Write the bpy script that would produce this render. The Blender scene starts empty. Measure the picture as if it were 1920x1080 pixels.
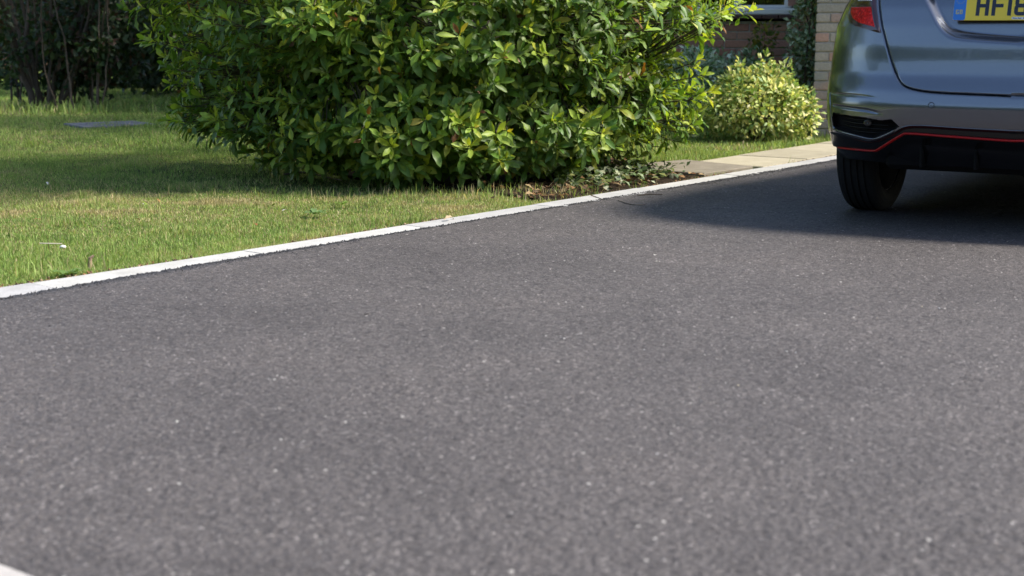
import bpy, math, random
import numpy as np
from mathutils import Vector, Matrix

rng = np.random.default_rng(7)
random.seed(7)
R = math.radians
SC = bpy.context.scene
COL = SC.collection

# ------------------------------------------------------------------ camera
CAM_H = 0.85
FPX = 2667.0                      # 50 mm on a 36 mm sensor, for a 1920 px wide frame
TILT = math.atan(490.0 / FPX)
cam_d = bpy.data.cameras.new('camera')
cam = bpy.data.objects.new('camera', cam_d)
COL.objects.link(cam)
cam.location = (0, 0, CAM_H)
cam.rotation_euler = (math.pi / 2 - TILT, 0, 0)
cam_d.lens = 50.0
cam_d.sensor_width = 36.0
cam_d.clip_end = 500
cam_d.dof.use_dof = True
cam_d.dof.focus_distance = 6.6
cam_d.dof.aperture_fstop = 4.0
SC.camera = cam

# ------------------------------------------------------------------ sky and sun
SUN_DIR = Vector((0.985, -0.10, 0)).normalized()
SUN_EL = R(47)
world = bpy.data.worlds.new('World')
SC.world = world
world.use_nodes = True
wn = world.node_tree
wn.nodes.clear()
sky = wn.nodes.new('ShaderNodeTexSky')
sky.sky_type = 'NISHITA'
sky.sun_disc = False
sky.sun_elevation = SUN_EL
sky.sun_rotation = math.atan2(SUN_DIR.x, SUN_DIR.y)
sky.air_density = 1.0
sky.dust_density = 1.0
bgn = wn.nodes.new('ShaderNodeBackground')
bgn.inputs['Strength'].default_value = 0.15
wout = wn.nodes.new('ShaderNodeOutputWorld')
wn.links.new(sky.outputs[0], bgn.inputs['Color'])
wn.links.new(bgn.outputs[0], wout.inputs['Surface'])

sun_d = bpy.data.lights.new('sun', 'SUN')
sun_d.energy = 4.6
sun_d.angle = R(9.0)
sun_d.color = (1.0, 0.935, 0.84)
sun = bpy.data.objects.new('sun', sun_d)
COL.objects.link(sun)
sdir = Vector((SUN_DIR.x * math.cos(SUN_EL), SUN_DIR.y * math.cos(SUN_EL), math.sin(SUN_EL)))
sun.rotation_euler = sdir.to_track_quat('Z', 'Y').to_euler()
sun.location = (20, 5, 20)

SC.view_settings.view_transform = 'Standard'
SC.view_settings.look = 'None'
SC.view_settings.gamma = 1.0
SC.view_settings.use_curve_mapping = False
SC.view_settings.exposure = 0.8


# ------------------------------------------------------------------ helpers
def gp(u, v, z=0.0):
    """where the line of sight through photo pixel (u, v) meets height z"""
    a, b = (u - 960) / FPX, (540 - v) / FPX
    d = np.array([a, math.cos(TILT) + b * math.sin(TILT), -math.sin(TILT) + b * math.cos(TILT)])
    k = (z - CAM_H) / d[2]
    return d[0] * k, d[1] * k


def project(P):
    P = np.asarray(P, float)
    z = P[..., 2] - CAM_H
    d = P[..., 1] * math.cos(TILT) - z * math.sin(TILT)
    v = P[..., 1] * math.sin(TILT) + z * math.cos(TILT)
    return 960 + FPX * P[..., 0] / d, 540 - FPX * v / d, d


def mesh_np(name, V, F, tint=None, smooth=True):
    """V (n,3); F (m,k) array with k = 3 or 4, or a list of tuples"""
    me = bpy.data.meshes.new(name)
    V = np.asarray(V, np.float32)
    if isinstance(F, np.ndarray):
        m, k = F.shape
        me.vertices.add(len(V))
        me.vertices.foreach_set('co', V.ravel())
        me.loops.add(m * k)
        me.loops.foreach_set('vertex_index', F.astype(np.int32).ravel())
        me.polygons.add(m)
        me.polygons.foreach_set('loop_start', np.arange(0, m * k, k, dtype=np.int32))
        me.update(calc_edges=True)
    else:
        me.from_pydata([tuple(map(float, v)) for v in V], [], [tuple(int(i) for i in f) for f in F])
        me.update()
    if smooth:
        me.polygons.foreach_set('use_smooth', np.ones(len(me.polygons), bool))
    if tint is not None:
        t = np.ones((len(V), 4), np.float32)
        t[:, :3] = tint
        a = me.color_attributes.new('tint', 'FLOAT_COLOR', 'POINT')
        a.data.foreach_set('color', t.ravel())
    return me


def obj(name, me, mat=None, parent=None, loc=None, rot=None, **props):
    o = bpy.data.objects.new(name, me)
    COL.objects.link(o)
    if mat is not None and me is not None and not me.materials:
        me.materials.append(mat)
    if parent is not None:
        o.parent = parent
    if loc is not None:
        o.location = loc
    if rot is not None:
        o.rotation_euler = rot
    for k, v in props.items():
        o[k] = v
    return o


def thing(name, label, category, loc=(0, 0, 0), rotz=0.0, group=None):
    o = bpy.data.objects.new(name, None)
    COL.objects.link(o)
    o.location = loc
    o.rotation_euler = (0, 0, rotz)
    o.empty_display_size = 0.1
    o['label'] = label
    o['category'] = category
    if group:
        o['group'] = group
    return o


class MB:
    """collects faces for one mesh"""
    def __init__(self):
        self.v, self.f, self.t = [], [], []

    def add(self, V, F, tint=(1, 1, 1)):
        n = len(self.v)
        self.v += [tuple(map(float, p)) for p in V]
        self.f += [tuple(int(i) + n for i in f) for f in F]
        self.t += [tint] * len(V)
        return self

    def box(self, c, s, bev=0.0, tint=(1, 1, 1), M=None):
        x, y, z = s[0] / 2, s[1] / 2, s[2] / 2
        if bev <= 0:
            V = [(a * x, b * y, d * z) for a in (-1, 1) for b in (-1, 1) for d in (-1, 1)]
            F = [(0, 1, 3, 2), (4, 6, 7, 5), (0, 4, 5, 1), (2, 3, 7, 6), (0, 2, 6, 4), (1, 5, 7, 3)]
        else:
            V, F = [], []
            idx = {}
            for a in (-1, 1):
                for b in (-1, 1):
                    for d in (-1, 1):
                        for ax in range(3):
                            p = [a * (x - bev), b * (y - bev), d * (z - bev)]
                            p[ax] = (a * x, b * y, d * z)[ax]
                            idx[a, b, d, ax] = len(V)
                            V.append(tuple(p))
            def q(*k): F.append(tuple(idx[i] for i in k))
            for s1 in (-1, 1):
                q((s1, -1, -1, 0), (s1, 1, -1, 0), (s1, 1, 1, 0), (s1, -1, 1, 0))
                q((-1, s1, -1, 1), (1, s1, -1, 1), (1, s1, 1, 1), (-1, s1, 1, 1))
                q((-1, -1, s1, 2), (1, -1, s1, 2), (1, 1, s1, 2), (-1, 1, s1, 2))
                for s2 in (-1, 1):
                    q((s1, s2, -1, 0), (s1, s2, 1, 0), (s1, s2, 1, 1), (s1, s2, -1, 1))
                    q((s1, -1, s2, 0), (s1, 1, s2, 0), (s1, 1, s2, 2), (s1, -1, s2, 2))
                    q((-1, s1, s2, 1), (1, s1, s2, 1), (1, s1, s2, 2), (-1, s1, s2, 2))
                    for s3 in (-1, 1):
                        q((s1, s2, s3, 0), (s1, s2, s3, 1), (s1, s2, s3, 2))
        out = []
        for p in V:
            p = Vector(p)
            if M is not None:
                p = M @ p
            out.append((p[0] + c[0], p[1] + c[1], p[2] + c[2]))
        return self.add(out, F, tint)

    def prism(self, poly, z0, z1, tint=(1, 1, 1)):
        n = len(poly)
        V = [(x, y, z0) for x, y in poly] + [(x, y, z1) for x, y in poly]
        F = [tuple(range(n - 1, -1, -1)), tuple(range(n, 2 * n))]
        F += [(i, (i + 1) % n, n + (i + 1) % n, n + i) for i in range(n)]
        return self.add(V, F, tint)

    def lathe(self, prof, n=32, axis='x', c=(0, 0, 0), tint=(1, 1, 1)):
        V, F = [], []
        m = len(prof)
        for i in range(n):
            a = 2 * math.pi * i / n
            for h, r in prof:
                p = {'x': (h, r * math.cos(a), r * math.sin(a)), 'y': (r * math.sin(a), h, r * math.cos(a)),
                     'z': (r * math.cos(a), r * math.sin(a), h)}[axis]
                V.append((p[0] + c[0], p[1] + c[1], p[2] + c[2]))
        for i in range(n):
            j = (i + 1) % n
            for k in range(m - 1):
                F.append((i * m + k, j * m + k, j * m + k + 1, i * m + k + 1))
        return self.add(V, F, tint)

    def build(self, name, mat, parent=None, smooth=False, **kw):
        me = mesh_np(name, self.v, self.f, np.array(self.t, np.float32) if self.t else None, smooth)
        bm_fix(me)
        return obj(name, me, mat, parent, **kw)


def bm_fix(me):
    import bmesh
    b = bmesh.new()
    b.from_mesh(me)
    bmesh.ops.recalc_face_normals(b, faces=b.faces)
    b.to_mesh(me)
    b.free()


def tubes_np(paths, sides=5):
    """paths: list of (points (n,3), radii (n,))"""
    VV, FF, off = [], [], 0
    for P, rad in paths:
        P = np.asarray(P, float)
        n = len(P)
        T = np.gradient(P, axis=0)
        T /= np.linalg.norm(T, axis=1)[:, None] + 1e-9
        ref = np.array([0.31, 0.93, 0.2])
        A = np.cross(T, ref)
        A /= np.linalg.norm(A, axis=1)[:, None] + 1e-9
        B = np.cross(T, A)
        ang = np.arange(sides) * 2 * math.pi / sides
        ring = P[:, None, :] + np.asarray(rad)[:, None, None] * (np.cos(ang)[None, :, None] * A[:, None, :] + np.sin(ang)[None, :, None] * B[:, None, :])
        VV.append(ring.reshape(-1, 3))
        i = np.arange(n - 1)[:, None]
        j = np.arange(sides)[None, :]
        j2 = (j + 1) % sides
        F = np.stack([i * sides + j, i * sides + j2, (i + 1) * sides + j2, (i + 1) * sides + j], -1).reshape(-1, 4)
        FF.append(F + off)
        off += n * sides
    return np.concatenate(VV), np.concatenate(FF)


def sstep(a, b, x):
    t = np.clip((x - a) / (b - a), 0, 1)
    return t * t * (3 - 2 * t)


_NG = rng.random((512, 512))
def vnoise(x, y):
    """smooth value noise, 0..1"""
    x = np.asarray(x, float); y = np.asarray(y, float)
    xi, yi = np.floor(x).astype(int), np.floor(y).astype(int)
    fx, fy = x - xi, y - yi
    fx = fx * fx * (3 - 2 * fx); fy = fy * fy * (3 - 2 * fy)
    g = lambda a, b: _NG[a % 512, b % 512]
    return (g(xi, yi) * (1 - fx) + g(xi + 1, yi) * fx) * (1 - fy) + (g(xi, yi + 1) * (1 - fx) + g(xi + 1, yi + 1) * fx) * fy


def in_poly(x, y, poly):
    x = np.asarray(x); y = np.asarray(y)
    c = np.zeros(x.shape, bool)
    n = len(poly)
    for i in range(n):
        x0, y0 = poly[i]; x1, y1 = poly[(i + 1) % n]
        if y0 == y1:
            continue
        c ^= ((y0 > y) != (y1 > y)) & (x < (x1 - x0) * (y - y0) / (y1 - y0) + x0)
    return c


def poly_dist(x, y, pts):
    d = np.full(np.shape(x), 1e9)
    for (x0, y0), (x1, y1) in zip(pts[:-1], pts[1:]):
        dx, dy = x1 - x0, y1 - y0
        L = dx * dx + dy * dy + 1e-12
        t = np.clip(((x - x0) * dx + (y - y0) * dy) / L, 0, 1)
        d = np.minimum(d, np.hypot(x - x0 - t * dx, y - y0 - t * dy))
    return d


# ------------------------------------------------------------------ materials
class NT:
    def __init__(self, name):
        self.m = bpy.data.materials.new(name)
        self.m.use_nodes = True
        self.t = self.m.node_tree
        self.b = self.t.nodes['Principled BSDF']
        self.out = self.t.nodes['Material Output']

    def n(self, kind, **kw):
        nd = self.t.nodes.new('ShaderNode' + kind)
        for k, v in kw.items():
            if k.startswith('i_'):
                key = k[2:]
                nd.inputs[int(key) if key.isdigit() else key].default_value = v
            else:
                setattr(nd, k, v)
        return nd

    def l(self, a, b):
        self.t.links.new(a, b)

    def ramp(self, fac, stops):
        r = self.n('ValToRGB')
        e = r.color_ramp.elements
        while len(e) > len(stops):
            e.remove(e[-1])
        while len(e) < len(stops):
            e.new(0.5)
        for k, (p, c) in zip(e, stops):
            k.position = p
            k.color = (*c, 1) if len(c) == 3 else c
        self.l(fac, r.inputs[0])
        return r.outputs[0]

    def mix(self, fac, a, b, mode='MIX'):
        m = self.n('Mix', data_type='RGBA', blend_type=mode)
        for s, v in ((0, fac), (6, a), (7, b)):
            if hasattr(v, 'is_linked'):
                self.l(v, m.inputs[s])
            else:
                m.inputs[s].default_value = v if s == 0 else (*v, 1)
        return m.outputs[2]

    def math(self, op, a, b=0.0):
        m = self.n('Math', operation=op)
        for s, v in ((0, a), (1, b)):
            if hasattr(v, 'is_linked'):
                self.l(v, m.inputs[s])
            else:
                m.inputs[s].default_value = v
        return m.outputs[0]

    def coord(self, which='Object'):
        return self.n('TexCoord').outputs[which]

    def noise(self, vec, scale, detail=4.0, rough=0.55):
        k = self.n('TexNoise', i_Scale=scale, i_Detail=detail, i_Roughness=rough)
        self.l(vec, k.inputs['Vector'])
        return k.outputs[0]

    def bump(self, h, strength, dist, normal=None):
        b = self.n('Bump', i_Strength=strength, i_Distance=dist)
        self.l(h, b.inputs['Height'])
        if normal is not None:
            self.l(normal, b.inputs['Normal'])
        return b.outputs[0]


def simple(name, col, rough=0.6, metal=0.0, noise=0.0, scale=30.0, coat=0.0, spec=0.5, bump=0.0):
    k = NT(name)
    k.b.inputs['Roughness'].default_value = rough
    k.b.inputs['Metallic'].default_value = metal
    k.b.inputs['Coat Weight'].default_value = coat
    k.b.inputs['Coat Roughness'].default_value = 0.04
    k.b.inputs['Specular IOR Level'].default_value = spec
    if noise > 0:
        nz = k.noise(k.coord(), scale)
        c = k.ramp(nz, [(0.3, tuple(v * (1 - noise) for v in col)), (0.7, tuple(min(1, v * (1 + noise)) for v in col))])
        k.l(c, k.b.inputs['Base Color'])
        if bump:
            k.l(k.bump(nz, bump, 0.004), k.b.inputs['Normal'])
    else:
        k.b.inputs['Base Color'].default_value = (*col, 1)
    return k.m


def leaf_mat(name, rough=0.42, trans=0.3, trans_gain=(1.5, 1.6, 0.7), spec=0.45, back=1.25, vein=0.0):
    k = NT(name)
    at = k.n('Attribute', attribute_name='tint')
    nz = k.noise(k.coord(), 45.0, 3.0)
    var = k.ramp(nz, [(0.25, (0.72, 0.74, 0.7)), (0.75, (1.25, 1.22, 1.2))])
    col = k.mix(1.0, at.outputs['Color'], var, 'MULTIPLY')
    geo = k.n('NewGeometry')
    colb = k.mix(1.0, col, (back, back * 1.02, back * 1.1), 'MULTIPLY')
    cc = k.mix(geo.outputs['Backfacing'], col, colb)
    k.l(cc, k.b.inputs['Base Color'])
    k.b.inputs['Roughness'].default_value = rough
    k.b.inputs['Specular IOR Level'].default_value = spec
    tr = k.n('BsdfTranslucent')
    k.l(k.mix(1.0, col, trans_gain, 'MULTIPLY'), tr.inputs['Color'])
    ms = k.n('MixShader', i_0=trans)
    k.l(k.b.outputs[0], ms.inputs[1])
    k.l(tr.outputs[0], ms.inputs[2])
    k.l(ms.outputs[0], k.out.inputs['Surface'])
    return k.m


def tint_mat(name, rough=0.8, var=0.2, scale=40.0, bump=0.3, dist=0.002, patch=None):
    """colour from the mesh's own tint, with grain on top"""
    k = NT(name)
    at = k.n('Attribute', attribute_name='tint')
    co = k.coord()
    nz = k.noise(co, scale, 6.0, 0.65)
    v = k.ramp(nz, [(0.25, (1 - var,) * 3), (0.75, (1 + var,) * 3)])
    c = k.mix(1.0, at.outputs['Color'], v, 'MULTIPLY')
    if patch:
        nz2 = k.noise(k.n('NewGeometry').outputs['Position'], 3.2, 4.0, 0.6)
        f = k.ramp(nz2, [(0.52, (0, 0, 0)), (0.68, (0.75, 0.75, 0.75))])
        c = k.mix(f, c, patch)
    k.l(c, k.b.inputs['Base Color'])
    k.b.inputs['Roughness'].default_value = rough
    k.b.inputs['Specular IOR Level'].default_value = 0.25
    k.l(k.bump(nz, bump, dist), k.b.inputs['Normal'])
    return k.m


M = {}

# tarmac: 4-7 mm chippings in binder, pits between them, a few pale stones
def tarmac_mat():
    k = NT('tarmac')
    co = k.coord()
    wob = k.n('TexNoise', i_Scale=90.0, i_Detail=2.0)
    k.l(co, wob.inputs['Vector'])
    off = k.n('VectorMath', operation='SCALE')
    off.inputs['Scale'].default_value = 0.006
    k.l(wob.outputs['Color'], off.inputs[0])
    v2 = k.n('VectorMath', operation='ADD')
    k.l(co, v2.inputs[0]); k.l(off.outputs[0], v2.inputs[1])
    vo = k.n('TexVoronoi', i_Scale=175.0)
    k.l(v2.outputs[0], vo.inputs['Vector'])
    vo2 = k.n('TexVoronoi', i_Scale=310.0)
    k.l(v2.outputs[0], vo2.inputs['Vector'])
    sep = k.n('SeparateColor'); k.l(vo.outputs['Color'], sep.inputs[0])
    base = k.ramp(sep.outputs[0], [(0.0, (0.055, 0.050, 0.049)), (0.35, (0.077, 0.069, 0.067)), (0.7, (0.094, 0.084, 0.081)), (0.96, (0.122, 0.109, 0.105)), (1.0, (0.23, 0.21, 0.20))])
    sep2 = k.n('SeparateColor'); k.l(vo2.outputs['Color'], sep2.inputs[0])
    fine = k.ramp(sep2.outputs[1], [(0.0, (0.7, 0.7, 0.7)), (1.0, (1.25, 1.25, 1.25))])
    c = k.mix(1.0, base, fine, 'MULTIPLY')
    # pits of bare binder
    pit = k.noise(co, 210.0, 2.0, 0.6)
    big = k.noise(co, 24.0, 3.0, 0.6)
    pv = k.math('ADD', pit, k.math('MULTIPLY', big, 0.30))
    pf = k.ramp(pv, [(0.50, (1, 1, 1)), (0.56, (0, 0, 0))])
    c = k.mix(k.math('MULTIPLY', pf, 0.75), c, (0.020, 0.019, 0.020))
    # broad wear and tyre polish
    w = k.noise(co, 1.1, 5.0, 0.6)
    wv = k.ramp(w, [(0.28, (0.78, 0.78, 0.79)), (0.5, (0.98, 0.98, 0.98)), (0.72, (1.16, 1.14, 1.12))])
    c = k.mix(1.0, c, wv, 'MULTIPLY')
    w2 = k.noise(co, 6.0, 4.0, 0.6)
    c = k.mix(1.0, c, k.ramp(w2, [(0.3, (0.95, 0.95, 0.95)), (0.7, (1.04, 1.04, 1.04))]), 'MULTIPLY')
    st_ = k.noise(co, 2.3, 3.0, 0.7)
    c = k.mix(k.ramp(st_, [(0.66, (0, 0, 0)), (0.74, (0.45, 0.45, 0.45))]), c, (0.05, 0.047, 0.048))
    # pale stones
    vs = k.n('TexVoronoi', i_Scale=42.0)
    k.l(co, vs.inputs['Vector'])
    ss = k.n('SeparateColor'); k.l(vs.outputs['Color'], ss.inputs[0])
    on = k.math('GREATER_THAN', ss.outputs[0], 0.955)
    near = k.math('LESS_THAN', vs.outputs['Distance'], 0.16)
    f = k.math('MULTIPLY', on, near)
    c = k.mix(k.math('MULTIPLY', f, 0.8), c, (0.42, 0.40, 0.37))
    k.l(c, k.b.inputs['Base Color'])
    k.b.inputs['Roughness'].default_value = 0.72
    k.b.inputs['Specular IOR Level'].default_value = 0.3
    hh = k.math('SUBTRACT', k.math('MULTIPLY', k.math('SUBTRACT', 1.0, vo.outputs['Distance']), 0.6), k.math('MULTIPLY', pf, 0.9))
    hh = k.math('ADD', hh, k.math('MULTIPLY', sep.outputs[1], 0.5))
    k.l(k.bump(hh, 0.6, 0.002), k.b.inputs['Normal'])
    return k.m

M['tarmac'] = tarmac_mat()

def concrete_mat(name, lo, hi, stain=(0.25, 0.24, 0.2), amt=0.35):
    k = NT(name)
    co = k.n('NewGeometry').outputs['Position']
    at = k.n('Attribute', attribute_name='tint')
    n1 = k.noise(co, 9.0, 6.0, 0.65)
    n2 = k.noise(co, 160.0, 3.0, 0.6)
    c = k.ramp(n1, [(0.3, lo), (0.7, hi)])
    c = k.mix(1.0, c, k.ramp(n2, [(0.3, (0.86,) * 3), (0.7, (1.1,) * 3)]), 'MULTIPLY')
    n3 = k.noise(co, 2.6, 5.0, 0.7)
    f = k.ramp(n3, [(0.55, (0, 0, 0)), (0.75, (amt,) * 3)])
    c = k.mix(f, c, stain)
    c = k.mix(1.0, c, at.outputs['Color'], 'MULTIPLY')
    k.l(c, k.b.inputs['Base Color'])
    k.b.inputs['Roughness'].default_value = 0.85
    k.b.inputs['Specular IOR Level'].default_value = 0.25
    k.l(k.bump(n2, 0.4, 0.002), k.b.inputs['Normal'])
    return k.m

M['kerb'] = concrete_mat('kerb_concrete', (0.37, 0.365, 0.35), (0.48, 0.47, 0.45), (0.26, 0.25, 0.22), 0.6)
M['slab'] = concrete_mat('weathered_slab', (0.17, 0.145, 0.11), (0.25, 0.22, 0.17), (0.12, 0.10, 0.07), 0.5)
M['cream'] = concrete_mat('cream_slab', (0.34, 0.30, 0.21), (0.42, 0.375, 0.27), (0.24, 0.215, 0.15), 0.6)
M['cover_metal'] = concrete_mat('cover_concrete', (0.17, 0.17, 0.17), (0.24, 0.24, 0.25))
M['mortar'] = simple('mortar', (0.42, 0.38, 0.32), 0.9, noise=0.2, scale=40)

def soil_mat(name, a, b, c3, s=7.0):
    k = NT(name)
    co = k.coord()
    n1 = k.noise(co, s, 6.0, 0.65)
    n2 = k.noise(co, 90.0, 4.0, 0.65)
    c = k.ramp(n1, [(0.3, a), (0.55, b), (0.75, c3)])
    c = k.mix(1.0, c, k.ramp(n2, [(0.3, (0.55,) * 3), (0.7, (1.35,) * 3)]), 'MULTIPLY')
    k.l(c, k.b.inputs['Base Color'])
    k.b.inputs['Roughness'].default_value = 0.95
    k.b.inputs['Specular IOR Level'].default_value = 0.1
    k.l(k.bump(n2, 0.9, 0.02), k.b.inputs['Normal'])
    return k.m

M['thatch'] = soil_mat('lawn_thatch', (0.07, 0.095, 0.024), (0.10, 0.13, 0.034), (0.15, 0.15, 0.06), 3.0)
M['soil'] = soil_mat('soil', (0.022, 0.016, 0.011), (0.04, 0.028, 0.018), (0.06, 0.042, 0.026))
M['grass'] = leaf_mat('grass_blade', 0.55, 0.38, (1.3, 1.3, 0.7), 0.25, 1.0)
M['leaf'] = leaf_mat('magnolia_leaf', 0.46, 0.36, (1.7, 1.6, 0.5), 0.35, 1.2)
M['leaf_small'] = leaf_mat('small_leaf', 0.5, 0.25, (1.5, 1.5, 0.8), 0.35, 1.15)
M['litter'] = leaf_mat('dead_leaf', 0.7, 0.15, (1.2, 1.1, 0.9), 0.2, 1.0)
M['bark'] = tint_mat('bark', 0.85, 0.35, 25.0, 0.6, 0.004)
M['stone'] = tint_mat('loose_stone', 0.8, 0.2, 60.0, 0.2, 0.001)
M['brick'] = tint_mat('brick', 0.85, 0.22, 55.0, 0.5, 0.003)
M['brick_pale'] = tint_mat('brick_pale', 0.88, 0.22, 55.0, 0.5, 0.003, patch=(0.34, 0.32, 0.27))

# ------------------------------------------------------------------ kerb curve (edge against the tarmac)
KP = np.array([(-1.614, 4.403), (-1.468, 4.617), (-1.352, 4.798), (-1.16, 4.966), (-0.976, 5.269), (-0.821, 5.41), (-0.335, 5.979),
               (0.022, 6.408), (0.435, 6.999), (0.818, 7.49), (1.25, 8.009), (1.768, 8.721), (2.048, 9.07)])
_kf = np.polyfit(KP[:, 1], KP[:, 0], 2)
def kerb_x(y):
    y = np.asarray(y, float)
    yc = np.clip(y, 4.2, 9.3)
    s = 2 * _kf[0] * yc + _kf[1]
    return np.polyval(_kf, yc) + (y - yc) * s

_ky = np.linspace(3.3, 12.6, 4000)
_kx = kerb_x(_ky)
_ks = np.concatenate([[0], np.cumsum(np.hypot(np.diff(_kx), np.diff(_ky)))])
def kerb_at(s, off=0.0):
    """point s metres along the kerb, off metres to its lawn side"""
    x = np.interp(s, _ks, _kx); y = np.interp(s, _ks, _ky)
    e = 0.02
    tx = np.interp(s + e, _ks, _kx) - np.interp(s - e, _ks, _kx)
    ty = np.interp(s + e, _ks, _ky) - np.interp(s - e, _ks, _ky)
    L = np.hypot(tx, ty)
    return x - off * ty / L, y + off * tx / L

KERB_W = 0.142
KLEN = _ks[-1] - 0.1
KS0 = 0.10

# ------------------------------------------------------------------ the setting
g = MB().add([(-150, -150, -0.05), (150, -150, -0.05), (150, 150, -0.05), (-150, 150, -0.05)], [(0, 1, 2, 3)])
g.build('ground', M['thatch'], kind='structure', label='grassy ground around the garden')

def lawn_ok(x, y, pad=0.0):
    """inside the mown lawn"""
    kx = kerb_x(y)
    t = 0.64 * (kx - x) + 0  # rough
    d = (kx - x) * 0.775
    ok = d > KERB_W + 0.004 + pad
    ok &= ~in_poly(x, y, BED)
    ok &= ~in_poly(x, y, SLABZONE)
    return ok

BED = [(0.20, 6.98), (0.60, 7.49), (1.10, 8.15), (0.62, 8.62), (0.75, 8.95), (0.6, 9.4), (-0.2, 9.9), (-1.0, 9.3), (-1.15, 8.6), (-0.9, 8.1), (-0.45, 7.72), (-0.1, 7.35)]
SLAB_A = [(0.56, 8.56), (1.10, 9.02), (1.455, 8.575), (1.105, 8.165)]
dirk = np.array(kerb_at(7.2)) - np.array(kerb_at(6.8)); dirk /= np.linalg.norm(dirk)
nrmk = np.array([-dirk[1], dirk[0]])
SLABZONE = SLAB_A + []
SLABS = []
s0 = np.interp(8.60, _ky, _ks) - 0.075
for i in range(5):
    a0, a1 = s0 + i * 0.612, s0 + i * 0.612 + 0.604
    q = [kerb_at(a0, KERB_W + 0.006), kerb_at(a1, KERB_W + 0.006), kerb_at(a1, KERB_W + 0.50), kerb_at(a0, KERB_W + 0.50)]
    SLABS.append([(float(x), float(y)) for x, y in q])
SLABZONE = [SLAB_A[0], SLAB_A[1]] + [SLABS[0][3], SLABS[-1][2], SLABS[-1][1], SLABS[0][0]] + [SLAB_A[3]]

# lawn sheet, gently uneven
nx, ny = 150, 170
ly = np.linspace(2.6, 30, ny)
V = []
for y in ly:
    xr = float(kerb_x(min(y, 12.6))) - (KERB_W + 0.002) / 0.775
    V.append(np.stack([np.linspace(-16, xr, nx), np.full(nx, y), np.zeros(nx)], 1))
V = np.concatenate(V)
V[:, 2] = -0.012 + 0.014 * (vnoise(V[:, 0] * 2.1, V[:, 1] * 2.1) - 0.5)
i, j = np.meshgrid(np.arange(ny - 1), np.arange(nx - 1), indexing='ij')
Fq = np.stack([i * nx + j, i * nx + j + 1, (i + 1) * nx + j + 1, (i + 1) * nx + j], -1).reshape(-1, 4)
lawn = obj('lawn', mesh_np('lawn', V, Fq), M['thatch'], kind='structure', label='mown lawn beside the drive')

MB().prism([(x, y) for x, y in BED], -0.03, 0.006).build('soil_bed', M['soil'], kind='structure', label='dark soil under the big shrub')

p0m = np.array([-0.80, 2.165]) - dirk * 0.034
# driveway: ragged edge lapping on to the kerb
ss = np.arange(KS0, KLEN, 0.0035)
rag = 0.7 * (0.012 * (vnoise(ss * 9, ss * 0 + 3) - 0.5) + 0.013 * (vnoise(ss * 55, ss * 0 + 9) - 0.5) + 0.010 * (vnoise(ss * 160, ss * 0 + 17) - 0.5))
near_gap = 0.05 * sstep(2.5, 1.0, ss)     # the tarmac stops short of the nearest stones
bx, by = kerb_at(ss, rag + 0.004 - near_gap)
ix, iy = kerb_at(ss, -0.10 + 0 * ss)
fx, fy = kerb_at(ss, -0.6 + 0 * ss)
pv = np.array([nrmk[1], -nrmk[0]])
ex, ey = fx - nrmk[0] * 9.5, fy - nrmk[1] * 9.5
n = len(ss)
ztop = 0.011 + 0.003 * vnoise(ss * 70, ss * 0 + 5)
V = np.concatenate([np.stack([bx, by, ztop - 0.02], 1), np.stack([bx, by, ztop], 1), np.stack([ix, iy, np.full(n, 0.0125)], 1),
                    np.stack([fx, fy, np.full(n, 0.0095)], 1), np.stack([ex, ey, np.full(n, 0.0095)], 1)])
k = np.arange(n - 1)
Fq = np.concatenate([np.stack([r * n + k, (r + 1) * n + k, (r + 1) * n + k + 1, r * n + k + 1], 1) for r in range(4)])
dme = mesh_np('driveway', V, Fq[:, ::-1].copy(), None, False)
drive = obj('driveway', dme, M['tarmac'], kind='structure', label='dark tarmac driveway')
# the chippings stand up as real relief over the part of the drive that lies near
gy = np.exp(np.arange(math.log(1.55), math.log(7.6), 0.0017))
gc = np.arange(-0.42, 0.42, 0.0017)
GC, GY = np.meshgrid(gc, gy)
GX = GC * GY
GX = GX + rng.normal(0, 0.0004, GX.shape) * GY; GY = GY + rng.normal(0, 0.0004, GY.shape) * GY
hz = 0.0030 * (vnoise(GX / 0.0042, GY / 0.0042) - 0.5) + 0.0042 * (vnoise(GX / 0.009 + 31, GY / 0.009 + 77) - 0.5)
hz += 0.0025 * (vnoise(GX / 0.35, GY / 0.35) - 0.5)
V = np.stack([GX, GY, 0.0145 + hz], -1).reshape(-1, 3)
ncol = len(gc); nrow = len(gy)
i, j = np.meshgrid(np.arange(nrow - 1), np.arange(ncol - 1), indexing='ij')
Fq = np.stack([i * ncol + j, i * ncol + j + 1, (i + 1) * ncol + j + 1, (i + 1) * ncol + j], -1).reshape(-1, 4)
okv = ((V[:, 0] - kerb_x(V[:, 1])) * 0.775 > 0.03 + 0.055 * sstep(5.6, 4.6, V[:, 1]))
okv &= ((V[:, :2] - p0m) @ dirk > 0.0)
Fq = Fq[okv[Fq].all(1)]
idx, inv = np.unique(Fq, return_inverse=True)
obj('chipping_relief', mesh_np('chipping_relief', V[idx], inv.reshape(Fq.shape), None, False), M['tarmac'], drive, kind='stuff')

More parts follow.
